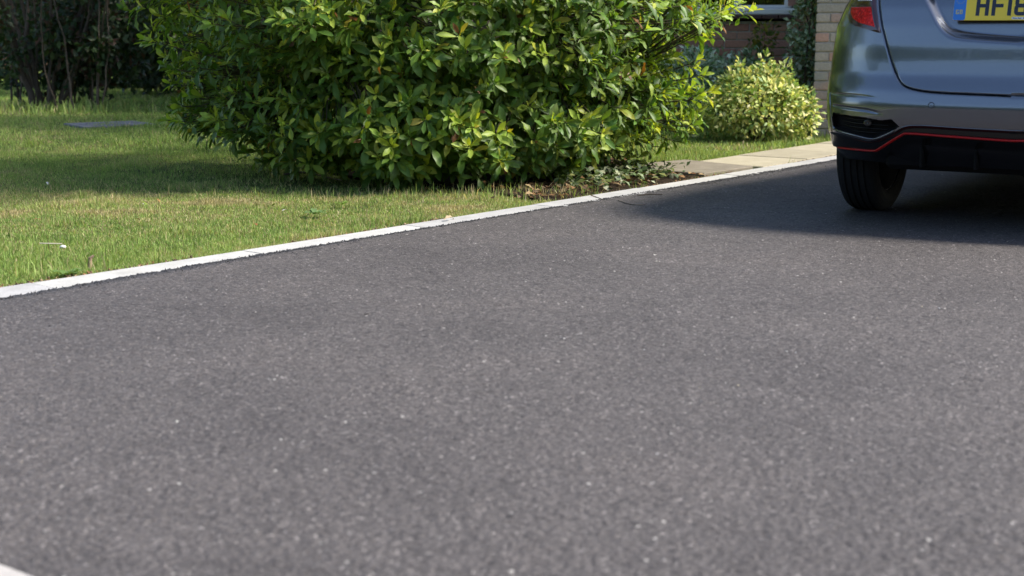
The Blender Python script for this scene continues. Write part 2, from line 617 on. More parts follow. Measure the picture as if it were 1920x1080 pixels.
# edging kerb, one stone after another
kerb = obj('kerb', None, kind='structure', label='pale concrete edging between lawn and drive')
s = KS0 - 0.25
ki = 0
while s < KLEN - 0.2:
    L = 0.905
    t = np.linspace(s + 0.002, s + L - 0.002, 13)
    V, F = [], []
    w0 = KERB_W + random.uniform(-0.003, 0.003)
    zt = 0.0105 + random.uniform(-0.0015, 0.0015)
    prof = [(-0.056, -0.12), (-0.056, zt - 0.004), (-0.051, zt), (w0 - 0.006, zt + 0.001), (w0, zt - 0.005), (w0, -0.12)]
    m = len(prof)
    for q in t:
        for a, z in prof:
            x, y = kerb_at(q, a)
            V.append((float(x), float(y), z))
    for a in range(len(t) - 1):
        for b in range(m - 1):
            F.append((a * m + b, a * m + b + 1, (a + 1) * m + b + 1, (a + 1) * m + b))
    F.append(tuple(range(m - 1, -1, -1)))
    F.append(tuple(len(V) - m + b for b in range(m)))
    tv = random.choice((0.90, 0.95, 0.98, 1.0, 1.03))
    mb = MB().add(V, F, (tv, tv * 0.995, tv * random.uniform(0.97, 1.02)))
    mb.build('edging_stone', M['kerb'], kerb)
    s += L
    ki += 1
mj = MB()
for q in np.arange(KS0, KLEN, 0.905 / 3):
    pass
mt = []
tt = np.linspace(KS0 - 0.2, KLEN, 60)
a1 = [kerb_at(q, -0.05) for q in tt]; a2 = [kerb_at(q, KERB_W - 0.006) for q in tt]
V = [(float(x), float(y), 0.004) for x, y in a1] + [(float(x), float(y), 0.004) for x, y in a2]
MB().add(V, [(i, i + 60, i + 61, i + 1) for i in range(59)]).build('joint_mortar', M['mortar'], kerb)

# kerb across the mouth of the drive, and the footway the photographer stands on
e1m = np.array([nrmk[1] * 0 + dirk[1], -dirk[0]]);
e1m = np.array([-nrmk[0], -nrmk[1]])
p0 = p0m
out = -dirk
mouth = obj('mouth_kerb', None, kind='structure', label='pale kerb across the mouth of the drive')
for q in range(-3, 9):
    a = p0 + e1m * (q * 0.915 + 0.0025); b = p0 + e1m * (q * 0.915 + 0.9125)
    c = b + out * 0.13; d = a + out * 0.13
    tv = random.uniform(0.93, 1.05)
    MB().prism([tuple(d), tuple(c), tuple(b), tuple(a)], -0.12, 0.016, (tv * 1.05, tv, tv * 0.97)).build('kerb_stone', M['kerb'], mouth)
a = p0 - e1m * 9 + out * 0.132; b = p0 + e1m * 14 + out * 0.132
MB().add([(a[0], a[1], 0.008), (b[0], b[1], 0.008), (b[0] + out[0] * 13, b[1] + out[1] * 13, 0.008), (a[0] + out[0] * 13, a[1] + out[1] * 13, 0.008)], [(0, 1, 2, 3)]).build('pavement', M['tarmac'], kind='structure', label='footway beyond the drive')

# path of slabs
path = obj('path', None, kind='structure', label='slab path between lawn and drive')
def slab(poly, z0, z1, mat, tint, name='paving_slab'):
    c = np.mean(poly, 0)
    ins = [tuple(np.array(p) + (c - np.array(p)) * 0.012) for p in poly]
    n = len(poly)
    V = [(x, y, z0) for x, y in poly] + [(x, y, z1 - 0.004) for x, y in poly] + [(x, y, z1) for x, y in ins]
    F = [tuple(range(n - 1, -1, -1)), tuple(range(2 * n, 3 * n))]
    for r in range(2):
        F += [(r * n + i, r * n + (i + 1) % n, (r + 1) * n + (i + 1) % n, (r + 1) * n + i) for i in range(n)]
    MB().add(V, F, tint).build(name, mat, path)
slab(SLAB_A, -0.03, 0.022, M['slab'], (1, 1, 1))
for i, p in enumerate(SLABS):
    tv = (1.0, 0.86, 0.98, 0.9, 1.0)[i]
    slab(p, -0.03, 0.014 + 0.003 * (i % 2), M['cream'], (tv, tv, tv))
#--SETTING-END--

# ------------------------------------------------------------------ house
HA = R(14)
HE1 = np.array([math.cos(HA), -math.sin(HA)])     # along the front, to the right
HE2 = np.array([math.sin(HA), math.cos(HA)])      # away from the drive
HC = np.array([2.375, 11.30])                     # near corner of the garage wall
house = thing('brick_house', 'red-brown brick house with white window and paler garage corner behind the car', 'house', (HC[0], HC[1], 0), -HA)
# house space: x along the front, y away, z up; garage wall on y = 0 from x = 0; window wall on y = 1.95 to the left of x = 0
BL, BH, BD, JT = 0.215, 0.065, 0.10, 0.010
RED = [(0.43, 0.21, 0.15), (0.47, 0.24, 0.17), (0.39, 0.185, 0.135), (0.48, 0.27, 0.195), (0.36, 0.20, 0.15), (0.45, 0.24, 0.185)]
PALE = [(0.46, 0.31, 0.24), (0.50, 0.36, 0.28), (0.42, 0.31, 0.25), (0.52, 0.31, 0.23), (0.45, 0.37, 0.29), (0.39, 0.33, 0.26)]

def brick_mesh(l, t, tag):
    mb = MB().box((0, 0, 0), (l, BD, BH), 0.005, t)
    me = mesh_np('brick_' + tag, mb.v, mb.f, np.array(mb.t, np.float32), False)
    bm_fix(me)
    return me

BM = {}
def get_brick(pal, k, l):
    key = (id(pal), k, round(l, 3))
    if key not in BM:
        BM[key] = brick_mesh(l, pal[k], 'x')
    return BM[key]

def brick_wall(parent, x0, x1, y, z1, pal, mat, single, skip=None, ends=False, flip=None):
    """courses on the plane y (face towards -y); bricks below `single` in view are objects, the rest one joined mesh"""
    rest = MB()
    zc, row = -0.09, 0
    while zc < z1:
        x = x1
        first = True
        while x > x0 + 0.03:
            l = BL
            if first and row % 2 == 1:
                l = 0.1025
            first = False
            l = min(l, x - x0)
            cx = x - l / 2
            z = zc + BH / 2
            x -= l + JT
            if skip and skip(cx, z):
                continue
            if l < 0.05:
                continue
            p = (cx + random.uniform(-.0015, .0015), y + BD / 2 + random.uniform(-.002, .002), z + random.uniform(-.001, .001))
            k = random.randrange(6)
            if single(cx, z):
                me = get_brick(pal, k, l)
                o = obj('brick', me, mat, parent)
                o.location = p
                o.rotation_euler = (random.uniform(-.006, .006), 0, random.uniform(-.006, .006))
            else:
                rest.box(p, (l, BD, BH), 0, pal[k])
        zc += BH + JT
        row += 1
    if rest.v:
        me = mesh_np('brickwork', rest.v, rest.f, np.array(rest.t, np.float32), False)
        obj('brickwork', me, mat, parent, kind='stuff')

WY = 1.95
# window in wall coordinates (x measured in house space)
WX0, WX1, WZ0, WZ1 = -1.75, -0.30, 1.018, 2.15
def win_skip(x, z):
    return WX0 - 0.02 < x < WX1 + 0.02 and 0.90 < z < WZ1 + 0.02
wall_w = obj('wall', None, None, house, label='red-brown brick wall under the window')
MB().box((-2.6, WY + 0.012 + 0.12, 0.37), (5.2, 0.24, 1.06)).build('mortar_bed', M['mortar'], wall_w)
brick_wall(wall_w, -5.2, -0.004, WY, 2.5, RED, M['brick'], lambda x, z: x > -2.3 and z < 0.95, win_skip)
for (a, b, c, d) in ((-5.2, WX0 - 0.01, 0.9, 2.55), (WX1 + 0.01, 0.0, 0.9, 2.55), (WX0 - 0.01, WX1 + 0.01, WZ1 + 0.01, 2.55)):
    MB().box(((a + b) / 2, WY + 0.012 + 0.12, (c + d) / 2), (b - a, 0.24, d - c)).build('mortar_bed', M['mortar'], wall_w)
wall_g = obj('wall', None, None, house, label='paler weathered brick wall of the garage')
MB().box((2.6, 0.012 + 0.12, 1.0), (5.18, 0.24, 2.3)).build('mortar_bed', M['mortar'], wall_g)
def mirror_wall():
    # courses start from the corner
    rest = MB()
    zc, row = -0.09, 0
    while zc < 2.1:
        x = 0.0
        first = True
        while x < 5.15:
            l = 0.1025 if first and row % 2 else BL
            first = False
            p = (x + l / 2 + random.uniform(-.0015, .0015), BD / 2 + random.uniform(-.002, .002), zc + BH / 2)
            k = random.randrange(6)
            if x < 0.75 and zc < 1.15:
                o = obj('brick', get_brick(PALE, k, l), M['brick_pale'], wall_g)
                o.location = p
                o.rotation_euler = (random.uniform(-.006, .006), 0, random.uniform(-.006, .006))
            else:
                rest.box(p, (l, BD, BH), 0, PALE[k])
            x += l + JT
        zc += BH + JT
        row += 1
    # return of the corner, facing left
    zc, row = -0.09, 0
    while zc < 2.1:
        y = BD + JT if row % 2 == 0 else BD * 1.0 + JT
        y += 0.0 if row % 2 else 0.11
        while y < WY - 0.05:
            l = min(BL, WY - 0.01 - y)
            k = random.randrange(6)
            rest.box((BD / 2, y + l / 2, zc + BH / 2), (BD, l, BH), 0, PALE[k])
            y += l + JT
        zc += BH + JT
        row += 1
    me = mesh_np('brickwork', rest.v, rest.f, np.array(rest.t, np.float32), False)
    obj('brickwork', me, M['brick_pale'], wall_g, kind='stuff')
mirror_wall()
MB().box((0.012 + 0.12, 1.07, 1.0), (0.236, 1.60, 2.28)).build('mortar_bed', M['mortar'], wall_g)

M['upvc'] = simple('white_window_frame', (0.85, 0.85, 0.86), 0.35, noise=0.03, scale=8)
M['tile'] = simple('brown_sill_tile', (0.075, 0.032, 0.026), 0.55, noise=0.25, scale=30)
kk = NT('window_glass'); kk.b.inputs['Base Color'].default_value = (0.02, 0.025, 0.03, 1); kk.b.inputs['Roughness'].default_value = 0.03
kk.b.inputs['Transmission Weight'].default_value = 0.92; kk.b.inputs['IOR'].default_value = 1.5
M['glass'] = kk.m
M['curtain'] = simple('curtain', (0.55, 0.56, 0.5), 0.9, noise=0.1, scale=12)
M['dark_room'] = simple('room', (0.03, 0.03, 0.03), 0.9)
win = obj('window', None, None, house)
wy = WY + 0.02
frame = MB()
fw = 0.065
for x in (WX0 + fw / 2, -0.79, WX1 - fw / 2):
    frame.box((x, wy + 0.035, (WZ0 + WZ1) / 2), (fw, 0.07, WZ1 - WZ0), 0.006)
for z in (WZ0 + 0.014, WZ1 - 0.014):
    frame.box(((WX0 + WX1) / 2, wy + 0.0352, z), (WX1 - WX0 - 0.01, 0.066, 0.028), 0.004)
frame.build('frame', M['upvc'], win)
MB().box(((WX0 + WX1) / 2, wy - 0.022, 0.986), (WX1 - WX0 + 0.08, 0.13, 0.058), 0.010).build('sill', M['upvc'], win)
for q in range(10):
    a = WX0 - 0.03 + q * 0.153
    MB().box((a + 0.0745, wy - 0.028, 0.937), (0.149, 0.155, 0.036), 0.005).build('sill_tile', M['tile'], win)
for a, b in ((WX0 + fw, -0.79 - fw / 2), (-0.79 + fw / 2, WX1 - fw)):
    MB().box(((a + b) / 2, wy + 0.036, (WZ0 + WZ1) / 2), (b - a, 0.006, WZ1 - WZ0 - 0.056)).build('pane', M['glass'], win)
# curtain pleats inside
t = np.linspace(0, 1, 70)
cx = WX1 - 0.06 - 0.24 * (1 - t)
cyy = wy + 0.14 + 0.022 * np.sin(t * 40)
V = np.concatenate([np.stack([cx, cyy, np.full(70, 1.0)], 1), np.stack([cx, cyy, np.full(70, 2.12)], 1)])
k = np.arange(69)
obj('curtain', mesh_np('curtain', V, np.stack([k, k + 1, k + 71, k + 70], 1)), M['curtain'], win)
room = MB()
room.box((-1.0, wy + 1.8, 1.5), (2.6, 0.05, 1.8)); room.box((-2.3, wy + 0.95, 1.5), (0.05, 1.6, 1.8)); room.box((0.28, wy + 0.95, 1.5), (0.05, 1.6, 1.8))
room.box((-1.0, wy + 0.95, 0.6), (2.6, 1.6, 0.05)); room.box((-1.0, wy + 0.95, 2.42), (2.6, 1.6, 0.05))
room.build('room_shell', M['dark_room'], house)
# roof, above the frame but it shades the wall
M['roof'] = simple('roof_tile', (0.16, 0.09, 0.07), 0.85, noise=0.3, scale=14)
rf = MB()
rf.add([(-5.4, WY - 0.08, 2.52), (0.0, WY - 0.08, 2.52), (0.0, WY + 3.6, 4.6), (-5.4, WY + 3.6, 4.6), (-5.4, WY - 0.08, 2.60), (0.0, WY - 0.08, 2.60), (0.0, WY + 3.6, 4.68), (-5.4, WY + 3.6, 4.68)],
       [(0, 1, 2, 3), (4, 7, 6, 5), (0, 4, 5, 1), (1, 5, 6, 2), (2, 6, 7, 3), (3, 7, 4, 0)])
rf.box((2.60, 2.5, 2.21), (5.16, 4.9, 0.10))
rf.build('roof', M['roof'], house)
back = MB(); back.box((-0.2, WY + 3.7, 1.3), (10.6, 0.2, 2.6)); back.build('back_wall', M['mortar'], house)

# ------------------------------------------------------------------ leaf templates
def leaf_template(rows=6, wide=0.19, fold=0.35, curl=0.25, obov=1.25, wave=0.0):
    t = np.linspace(0.0, 1.0, rows + 1)
    w = wide * np.sin(np.pi * np.clip(t, 0, 1) ** obov) ** 0.85
    w[0] = 0.012
    w[-1] = 0.004
    V = []
    for k, (a, b) in enumerate(zip(t, w)):
        zc = -curl * a * a + 0.10 * a
        wv = wave * math.sin(k * 2.3)
        V += [(-b, a, zc + fold * b + wv * b), (0, a, zc), (b, a, zc + fold * b - wv * b)]
    F = []
    for k in range(rows):
        for c in range(2):
            F.append((k * 3 + c, k * 3 + c + 1, k * 3 + c + 4, k * 3 + c + 3))
    return np.array(V), np.array(F)

SMALL_V = np.array([(0, 0, 0), (-0.26, 0.5, 0.09), (0, 0.5, 0.0), (0.26, 0.5, 0.09), (0, 1.0, -0.08)])
SMALL_F3 = np.array([(0, 2, 1), (0, 3, 2), (1, 2, 4), (2, 3, 4)])

def unit(a):
    return a / (np.linalg.norm(a, axis=-1, keepdims=True) + 1e-9)

def frames(d, n):
    """columns width, length, normal"""
    d = unit(d)
    x = unit(np.cross(d, n))
    n2 = np.cross(x, d)
    return np.stack([x, d, n2], -1)          # (N,3,3)

def place(Vt, Ft, pos, fr, ln, tint, tipdark=None):
    N = len(pos)
    V = np.einsum('nij,vj->nvi', fr * ln[:, None, None], Vt) + pos[:, None, :]
    F = Ft[None] + (np.arange(N) * len(Vt))[:, None, None]
    T = np.repeat(tint[:, None, :], len(Vt), 1)
    return V.reshape(-1, 3), F.reshape(-1, Ft.shape[1]), T.reshape(-1, 3)

# ------------------------------------------------------------------ magnolia shrub
MZ = np.array([0.06, 0.20, 0.35, 0.55, 0.75, 0.95, 1.3, 1.9, 2.6, 3.4])
MXL = np.array([-1.52, -1.80, -2.00, -2.08, -2.12, -2.16, -2.35, -2.4, -2.1, -1.0])
MXR = np.array([0.60, 0.96, 1.10, 1.16, 1.24, 1.36, 1.42, 1.25, 0.8, 0.1])
MYF = np.array([7.50, 7.44, 7.40, 7.36, 7.34, 7.32, 7.32, 7.4, 7.6, 8.3])
MYB = np.array([9.4, 9.7, 10.0, 10.3, 10.5, 10.7, 11.2, 11.9, 11.9, 11.0])  # upper rows, above the frame, stretched so the crown shades the lawn
MBASE = np.array([-0.30, 8.55, 0.0])

def crown_point(z, ang, rho):
    xl, xr = np.interp(z, MZ, MXL), np.interp(z, MZ, MXR)
    yf, yb = np.interp(z, MZ, MYF), np.interp(z, MZ, MYB)
    lump = 1 + 0.20 * (vnoise(ang * 5.3 + 7, z * 6.5) - 0.62) * 2
    x = (xl + xr) / 2 + (xr - xl) / 2 * np.cos(ang) * rho * lump
    y = (yf + yb) / 2 + (yb - yf) / 2 * np.sin(ang) * rho * lump
    # unseen high left side is pushed forward to cast shade on the lawn
    y = y - 1.0 * sstep(-0.5, -1.3, x) * sstep(1.1, 1.6, z) * (y < 8.7)
    return np.stack([x, y, z], -1)

NROS = 3500
rz = np.where(rng.random(NROS) < 0.54, 0.08 + 1.05 * rng.random(NROS), 1.1 + 2.2 * rng.random(NROS))
ra = rng.random(NROS) * 2 * np.pi
# more on the drive side (front: angle -90 deg)
front = rng.random(NROS) < 0.55
ra[front] = -np.pi / 2 + rng.normal(0, 0.85, front.sum())
rr = 1 - np.abs(rng.normal(0, 0.16, NROS))
rr = np.clip(rr + 0.02, 0.35, 1.04)
rp = crown_point(rz, ra, rr)
cen = np.array([-0.4, 8.7, 0.75])
axis = unit(unit(rp - cen) * np.array([1, 1, 0.7]) + np.stack([0 * rz, 0 * rz, 0.30 + 0.35 * rng.random(NROS)], -1) + rng.normal(0, 0.20, (NROS, 3)))

LP, LD, LN, LL, LT = [], [], [], [], []
for i in range(NROS):
    a = axis[i]
    p = unit(np.cross(a, [0.3, 0.2, 0.93])); q = np.cross(a, p)
    nl = rng.integers(8, 13)
    phi0 = rng.random() * 6.28
    young = rng.random() < 0.45
    warm = rng.random()
    for k in range(nl):
        f = k / (nl - 1)
        th = R(22 + 72 * f + rng.normal(0, 9))
        ph = phi0 + k * 2.4 + rng.normal(0, 0.2)
        rad = math.cos(ph) * p + math.sin(ph) * q
        d = math.cos(th) * a + math.sin(th) * rad
        nn = math.sin(th) * a - math.cos(th) * rad
        # leaves tend to turn their upper face to the sky
        nn = nn + np.array([0, 0, 0.32]) + rng.normal(0, 0.18, 3)
        d = d + np.array([0, 0, -0.16 * f])
        LP.append(rp[i] - a * (0.012 + 0.06 * f + (0.05 * rng.random() if f > 0.6 else 0)))
        LD.append(d); LN.append(nn)
        LL.append((0.062 + 0.042 * math.sin(min(1, f * 1.6) * 1.57)) * rng.uniform(0.62, 1.22))
        base = np.array([0.098, 0.185, 0.031])
        if young and f < 0.6:
            base = np.array([0.30, 0.40, 0.062])
        else:
            base = base * (1 - 0.3 * warm) + np.array([0.17, 0.24, 0.035]) * 0.3 * warm
        base = base * rng.uniform(0.75, 1.25) * np.array([rng.uniform(0.85, 1.25), 1, rng.uniform(0.8, 1.2)])
        if rng.random() < 0.014:
            base = np.array([0.38, 0.33, 0.05]) if rng.random() < 0.6 else np.array([0.20, 0.09, 0.03])
        LT.append(base)
LP = np.array(LP); LD = np.array(LD); LN = np.array(LN); LL = np.array(LL); LT = np.array(LT)
keep = LP[:, 2] > 0.03
LP, LD, LN, LL, LT = LP[keep], LD[keep], LN[keep], LL[keep], LT[keep]
FR = frames(LD, LN)
TPL = [leaf_template(7, 0.155, 0.35, 0.20, 1.65, 0.14), leaf_template(7, 0.172, 0.25, 0.40, 1.55, 0.30), leaf_template(7, 0.142, 0.50, 0.08, 1.6, 0.10), leaf_template(7, 0.165, 0.42, 0.32, 1.4, 0.36)]
LK = rng.integers(0, 4, len(LP))

# the leaves that show largest become parts of their own
cell = 9
gw, gh = 1920 // cell + 1, 420 // cell + 1
zb = np.full((gh, gw), 1e9); zi = np.full((gh, gw), -1)
tips = [LP + FR[:, :, 1] * (LL * f)[:, None] + FR[:, :, 0] * (LL * w)[:, None] for f in (0.2, 0.4, 0.6, 0.8) for w in (-0.1, 0.1)]
for T in tips:
    u, v, d = project(T)
    ci, cj = (v // cell).astype(int), (u // cell).astype(int)
    for q in np.where((ci >= 0) & (ci < gh) & (cj >= 0) & (cj < gw))[0]:
        if d[q] < zb[ci[q], cj[q]]:
            zb[ci[q], cj[q]] = d[q]; zi[ci[q], cj[q]] = q
cnt = np.bincount(zi[zi >= 0].ravel(), minlength=len(LP))
top = np.argsort(-cnt)[:300]
is_part = np.zeros(len(LP), bool); is_part[top] = True

shrub = thing('magnolia_shrub', 'large round glossy green magnolia shrub on the lawn beside the drive', 'shrub', tuple(MBASE))
VV, FF, TT, off = [], [], [], 0
for k in range(4):
    m = (LK == k) & ~is_part
    v, f, t = place(TPL[k][0], TPL[k][1], LP[m] - MBASE, FR[m], LL[m], LT[m])
    VV.append(v); FF.append(f + off); TT.append(t); off += len(v)
obj('foliage', mesh_np('foliage', np.concatenate(VV), np.concatenate(FF), np.concatenate(TT)), M['leaf'], shrub, kind='stuff')
leaf_meshes = {}
pal = np.array([(0.066, 0.135, 0.024), (0.08, 0.16, 0.027), (0.095, 0.182, 0.03), (0.115, 0.205, 0.033), (0.16, 0.25, 0.04), (0.23, 0.33, 0.052), (0.31, 0.41, 0.064), (0.38, 0.33, 0.05), (0.20, 0.09, 0.03)])
for q in top:
    c = int(np.argmin(((pal - LT[q]) ** 2).sum(1)))
    key = (int(LK[q]), c)
    if key not in leaf_meshes:
        v, f = TPL[key[0]]
        leaf_meshes[key] = mesh_np('leaf', v, f, np.repeat(pal[c][None], len(v), 0))
        leaf_meshes[key].materials.append(M['leaf'])
    o = obj('leaf', leaf_meshes[key], None, shrub)
    m4 = np.eye(4); m4[:3, :3] = FR[q] * LL[q]; m4[:3, 3] = LP[q] - MBASE
    o.matrix_local = Matrix(m4.tolist())

# limbs and twigs
limbs, limb_pts = [], []
for k in range(16):
    zt = rng.uniform(0.35, 2.0); an = rng.random() * 6.28 if k > 7 else rng.uniform(-2.9, -0.2)
    end = crown_point(np.array(zt), np.array(an), np.array(0.58))
    b = MBASE + np.array([rng.normal(0, 0.10), rng.normal(0, 0.10), -0.02])
    mid = b * 0.5 + end * 0.5 + np.array([rng.normal(0, .1), rng.normal(0, .1), 0.12])
    t = np.linspace(0, 1, 12)[:, None]
    P = (1 - t) ** 2 * b + 2 * t * (1 - t) * mid + t ** 2 * end + rng.normal(0, 0.012, (12, 3))
    limbs.append((P - MBASE, np.linspace(0.032, 0.008, 12)))
    limb_pts.append(P)
limb_pts = np.concatenate(limb_pts)
v, f = tubes_np(limbs, 7)
obj('trunk', mesh_np('trunk', v, f, np.array([0.10, 0.085, 0.065])), M['bark'], shrub)
tw = []
for i in range(NROS):
    d2 = ((limb_pts - rp[i]) ** 2).sum(1)
    j = int(np.argmin(d2))
    src = limb_pts[j]
    if d2[j] > 0.45 ** 2:
        src = rp[i] + (src - rp[i]) * 0.45 / math.sqrt(d2[j])
    mid = rp[i] - axis[i] * 0.12
    t = np.linspace(0, 1, 5)[:, None]
    P = (1 - t) ** 2 * src + 2 * t * (1 - t) * mid + t ** 2 * rp[i]
    tw.append((P - MBASE, np.linspace(0.0045, 0.0022, 5)))
v, f = tubes_np(tw, 4)
obj('twigs', mesh_np('twigs', v, f, np.array([0.085, 0.075, 0.04])), M['bark'], shrub, kind='stuff')

# ------------------------------------------------------------------ other shrubs
def leafy(name, label, category, base, blobs, n, ln, tints, mat, droop=0.0, stems=8, stem_r=0.012, stem_tint=(0.07, 0.055, 0.04), shell=0.2, group=None, up=0.3, stem_h=0.6):
    base = np.array(base, float)
    root = thing(name, label, category, tuple(base), 0, group)
    vol = np.array([b[3] * b[4] * b[5] for b in blobs]); vol = vol ** 0.7; vol /= vol.sum()
    P, D = [], []
    for b, w in zip(blobs, vol):
        m = int(n * w)
        d = unit(rng.normal(0, 1, (m, 3)))
        rad = 1 - np.abs(rng.normal(0, shell, m))
        rad = np.clip(rad, 0.1, 1.05)
        lump = 1 + 0.16 * (vnoise(d[:, 0] * 4 + b[0] * 3 + 20, d[:, 2] * 4 + d[:, 1] * 3 + 20) - 0.5) * 2
        P.append(np.array(b[:3]) + d * np.array(b[3:6]) * (rad * lump)[:, None]); D.append(d)
    P = np.concatenate(P); D = np.concatenate(D)
    ok = P[:, 2] > 0.02
    P, D = P[ok], D[ok]
    m = len(P)
    dr = unit(D + rng.normal(0, 0.6, (m, 3)) + np.array([0, 0, -droop]))
    nn = D * 0.7 + np.array([0, 0, up + 0.2]) + rng.normal(0, 0.35, (m, 3))
    fr = frames(dr, nn)
    tn = np.array(tints)[rng.integers(0, len(tints), m)] * rng.uniform(0.7, 1.3, (m, 1))
    v, f, t = place(SMALL_V, SMALL_F3, P, fr, ln * rng.uniform(0.65, 1.3, m), tn)
    obj('foliage', mesh_np('foliage', v, f, t, False), mat, root, kind='stuff')
    st = []
    for k in range(stems):
        j = rng.integers(0, m)
        b0 = np.array([rng.normal(0, 0.06), rng.normal(0, 0.06), -0.02])
        mid = b0 * 0.6 + P[j] * 0.4 + np.array([0, 0, 0.15])
        t = np.linspace(0, 1, 8)[:, None]
        st.append(((1 - t) ** 2 * b0 + 2 * t * (1 - t) * mid + t ** 2 * P[j], np.linspace(stem_r, stem_r * 0.4, 8)))
    v, f = tubes_np(st, 5)
    obj('stems', mesh_np('stems', v, f, np.array(stem_tint)), M['bark'], root)
    return root

CREAM = [(0.60, 0.60, 0.23), (0.50, 0.54, 0.18), (0.72, 0.69, 0.36), (0.30, 0.40, 0.11), (0.16, 0.26, 0.07), (0.70, 0.63, 0.24), (0.20, 0.30, 0.08), (0.40, 0.48, 0.16)]
BLUE = [(0.25, 0.36, 0.23), (0.36, 0.46, 0.34), (0.17, 0.28, 0.14), (0.52, 0.60, 0.49), (0.12, 0.22, 0.08), (0.66, 0.72, 0.58)]
DARK = [(0.022, 0.045, 0.014), (0.03, 0.06, 0.018), (0.018, 0.035, 0.012), (0.045, 0.075, 0.022), (0.05, 0.06, 0.03)]
MIDG = [(0.06, 0.11, 0.025), (0.08, 0.13, 0.03), (0.045, 0.085, 0.02), (0.11, 0.15, 0.04)]

leafy('euonymus_shrub', 'low mounded shrub with yellow-edged leaves at the foot of the garage corner', 'shrub', (1.885, 10.98, 0),
      [(0, 0, 0.22, 0.40, 0.36, 0.26), (-0.13, 0.02, 0.33, 0.22, 0.22, 0.20), (0.12, 0.06, 0.38, 0.17, 0.17, 0.16), (0.30, -0.10, 0.16, 0.15, 0.16, 0.17), (-0.28, -0.05, 0.22, 0.16, 0.16, 0.16), (0.0, 0.05, 0.43, 0.12, 0.12, 0.12), (0.2, -.02, 0.30, 0.14, 0.14, 0.14), (-.2, .05, .40, .11, .11, .11), (-.40, .0, .14, .12, .12, .13), (.05, .0, .56, .05, .05, .09), (-.16, .02, .53, .04, .04, .08), (.22, .05, .50, .05, .05, .08), (.38, -.05, .30, .05, .05, .09)],
      5200, 0.050, CREAM, M['leaf_small'], shell=0.30)
leafy('variegated_shrub', 'blue-green shrub with white-edged leaves under the window', 'shrub', (1.58, 12.25, 0),
      [(0, 0, 0.30, 0.42, 0.35, 0.32), (-0.35, 0.1, 0.28, 0.35, 0.3, 0.32), (0.3, 0.12, 0.34, 0.26, 0.25, 0.26), (-0.02, -0.1, 0.48, 0.20, 0.2, 0.2), (-0.7, 0.15, 0.25, 0.3, 0.3, 0.28), (0.50, 0.15, 0.50, 0.13, 0.13, 0.16)],
      5200, 0.058, BLUE, M['leaf_small'], shell=0.18)
leafy('climbing_shrub', 'grey-green variegated climber growing up the corner beside the window', 'shrub', (2.62, 12.35, 0),
      [(-0.02, 0, 0.55, 0.16, 0.2, 0.35), (-0.08, 0.05, 0.85, 0.17, 0.16, 0.22), (0.0, 0.0, 1.2, 0.2, 0.2, 0.35), (-0.16, -0.05, 0.62, 0.13, 0.13, 0.17), (-0.05, 0, 0.25, 0.2, 0.2, 0.25), (0.02, 0.05, 1.6, 0.2, 0.18, 0.3)],
      3400, 0.056, BLUE + [(0.30, 0.30, 0.13)], M['leaf_small'], shell=0.2)
leafy('wall_plant', 'small yellow-green plant against the brickwork below the window', 'plant', (2.20, 12.85, 0),
      [(-0.02, 0, 0.55, 0.10, 0.10, 0.22), (0.05, 0, 0.75, 0.10, 0.09, 0.16), (-0.06, -0.05, 0.35, 0.12, 0.1, 0.15)],
      420, 0.06, [(0.16, 0.20, 0.04), (0.10, 0.15, 0.03), (0.30, 0.27, 0.05)], M['leaf_small'], shell=0.3, stems=4, stem_r=0.006)

# multi-stemmed shrub on the far lawn
MS = np.array([-4.80, 15.0, 0.0])
ms = thing('multistem_shrub', 'tall bare-stemmed dark shrub standing on the far lawn', 'shrub', tuple(MS))
def msp(u, v, y):
    a, b = (u - 960) / FPX, (540 - v) / FPX
    d = np.array([a, math.cos(TILT) + b * math.sin(TILT), -math.sin(TILT) + b * math.cos(TILT)])
    return np.array([0, 0, CAM_H]) + d * (y / d[1])
stem_list = [((62, 205), (30, 90), (2, 0), 15.0, .060, .040), ((80, 205), (62, 110), (40, 0), 15.1, .045, .030), ((88, 207), (95, 120), (97, 0), 14.9, .030, .024),
             ((98, 207), (100, 150), (136, 60), 15.2, .060, .030), ((66, 203), (46, 120), (52, 0), 15.2, .035, .02), ((182, 203), (184, 110), (197, 0), 14.8, .020, .013),
             ((184, 150), (186, 60), (186, 0), 14.8, .014, .012), ((84, 204), (60, 150), (28, 30), 15.3, .05, .03), ((110, 205), (118, 160), (160, 20), 15.3, .035, .018),
             ((40, 203), (25, 120), (12, 0), 15.4, .025, .016), ((105, 205), (135, 160), (150, 100), 15.1, .045, .02), ((20, 200), (22, 120), (30, 0), 15.5, .02, .015)]
for _ in range(16):
    u0 = rng.uniform(25, 195); du_ = rng.normal(0, 30)
    stem_list.append(((u0, 203), (u0 + du_ * .5 + rng.normal(0, 8), 110), (u0 + du_, 0), rng.uniform(14.6, 15.4), rng.uniform(.012, .022), .010))
for (a, b, c, y, r0, r1) in stem_list:
    A, B, C = msp(*a, y), msp(*b, y + rng.normal(0, .1)), msp(*c, y + rng.normal(0, .15))
    A[2] = -0.03 if a[1] > 195 else A[2]
    up = C + (C - B) * 1.6
    t = np.linspace(0, 1, 14)
    P = np.stack([np.interp(t, [0, .28, .55, 1], [A[k], B[k], C[k], up[k]]) for k in range(3)], 1)
    P[1:-1] = (P[:-2] + P[1:-1] + P[2:]) / 3
    P += rng.normal(0, 0.008, P.shape)
    v, f = tubes_np([(P - MS, np.interp(t, [0, 1], [r0 * 0.6, r1 * 0.5]))], 7)
    tn = np.array([0.095, 0.07, 0.052]) * rng.uniform(0.6, 1.5)
    obj('stem', mesh_np('stem', v, f, tn), M['bark'], ms)
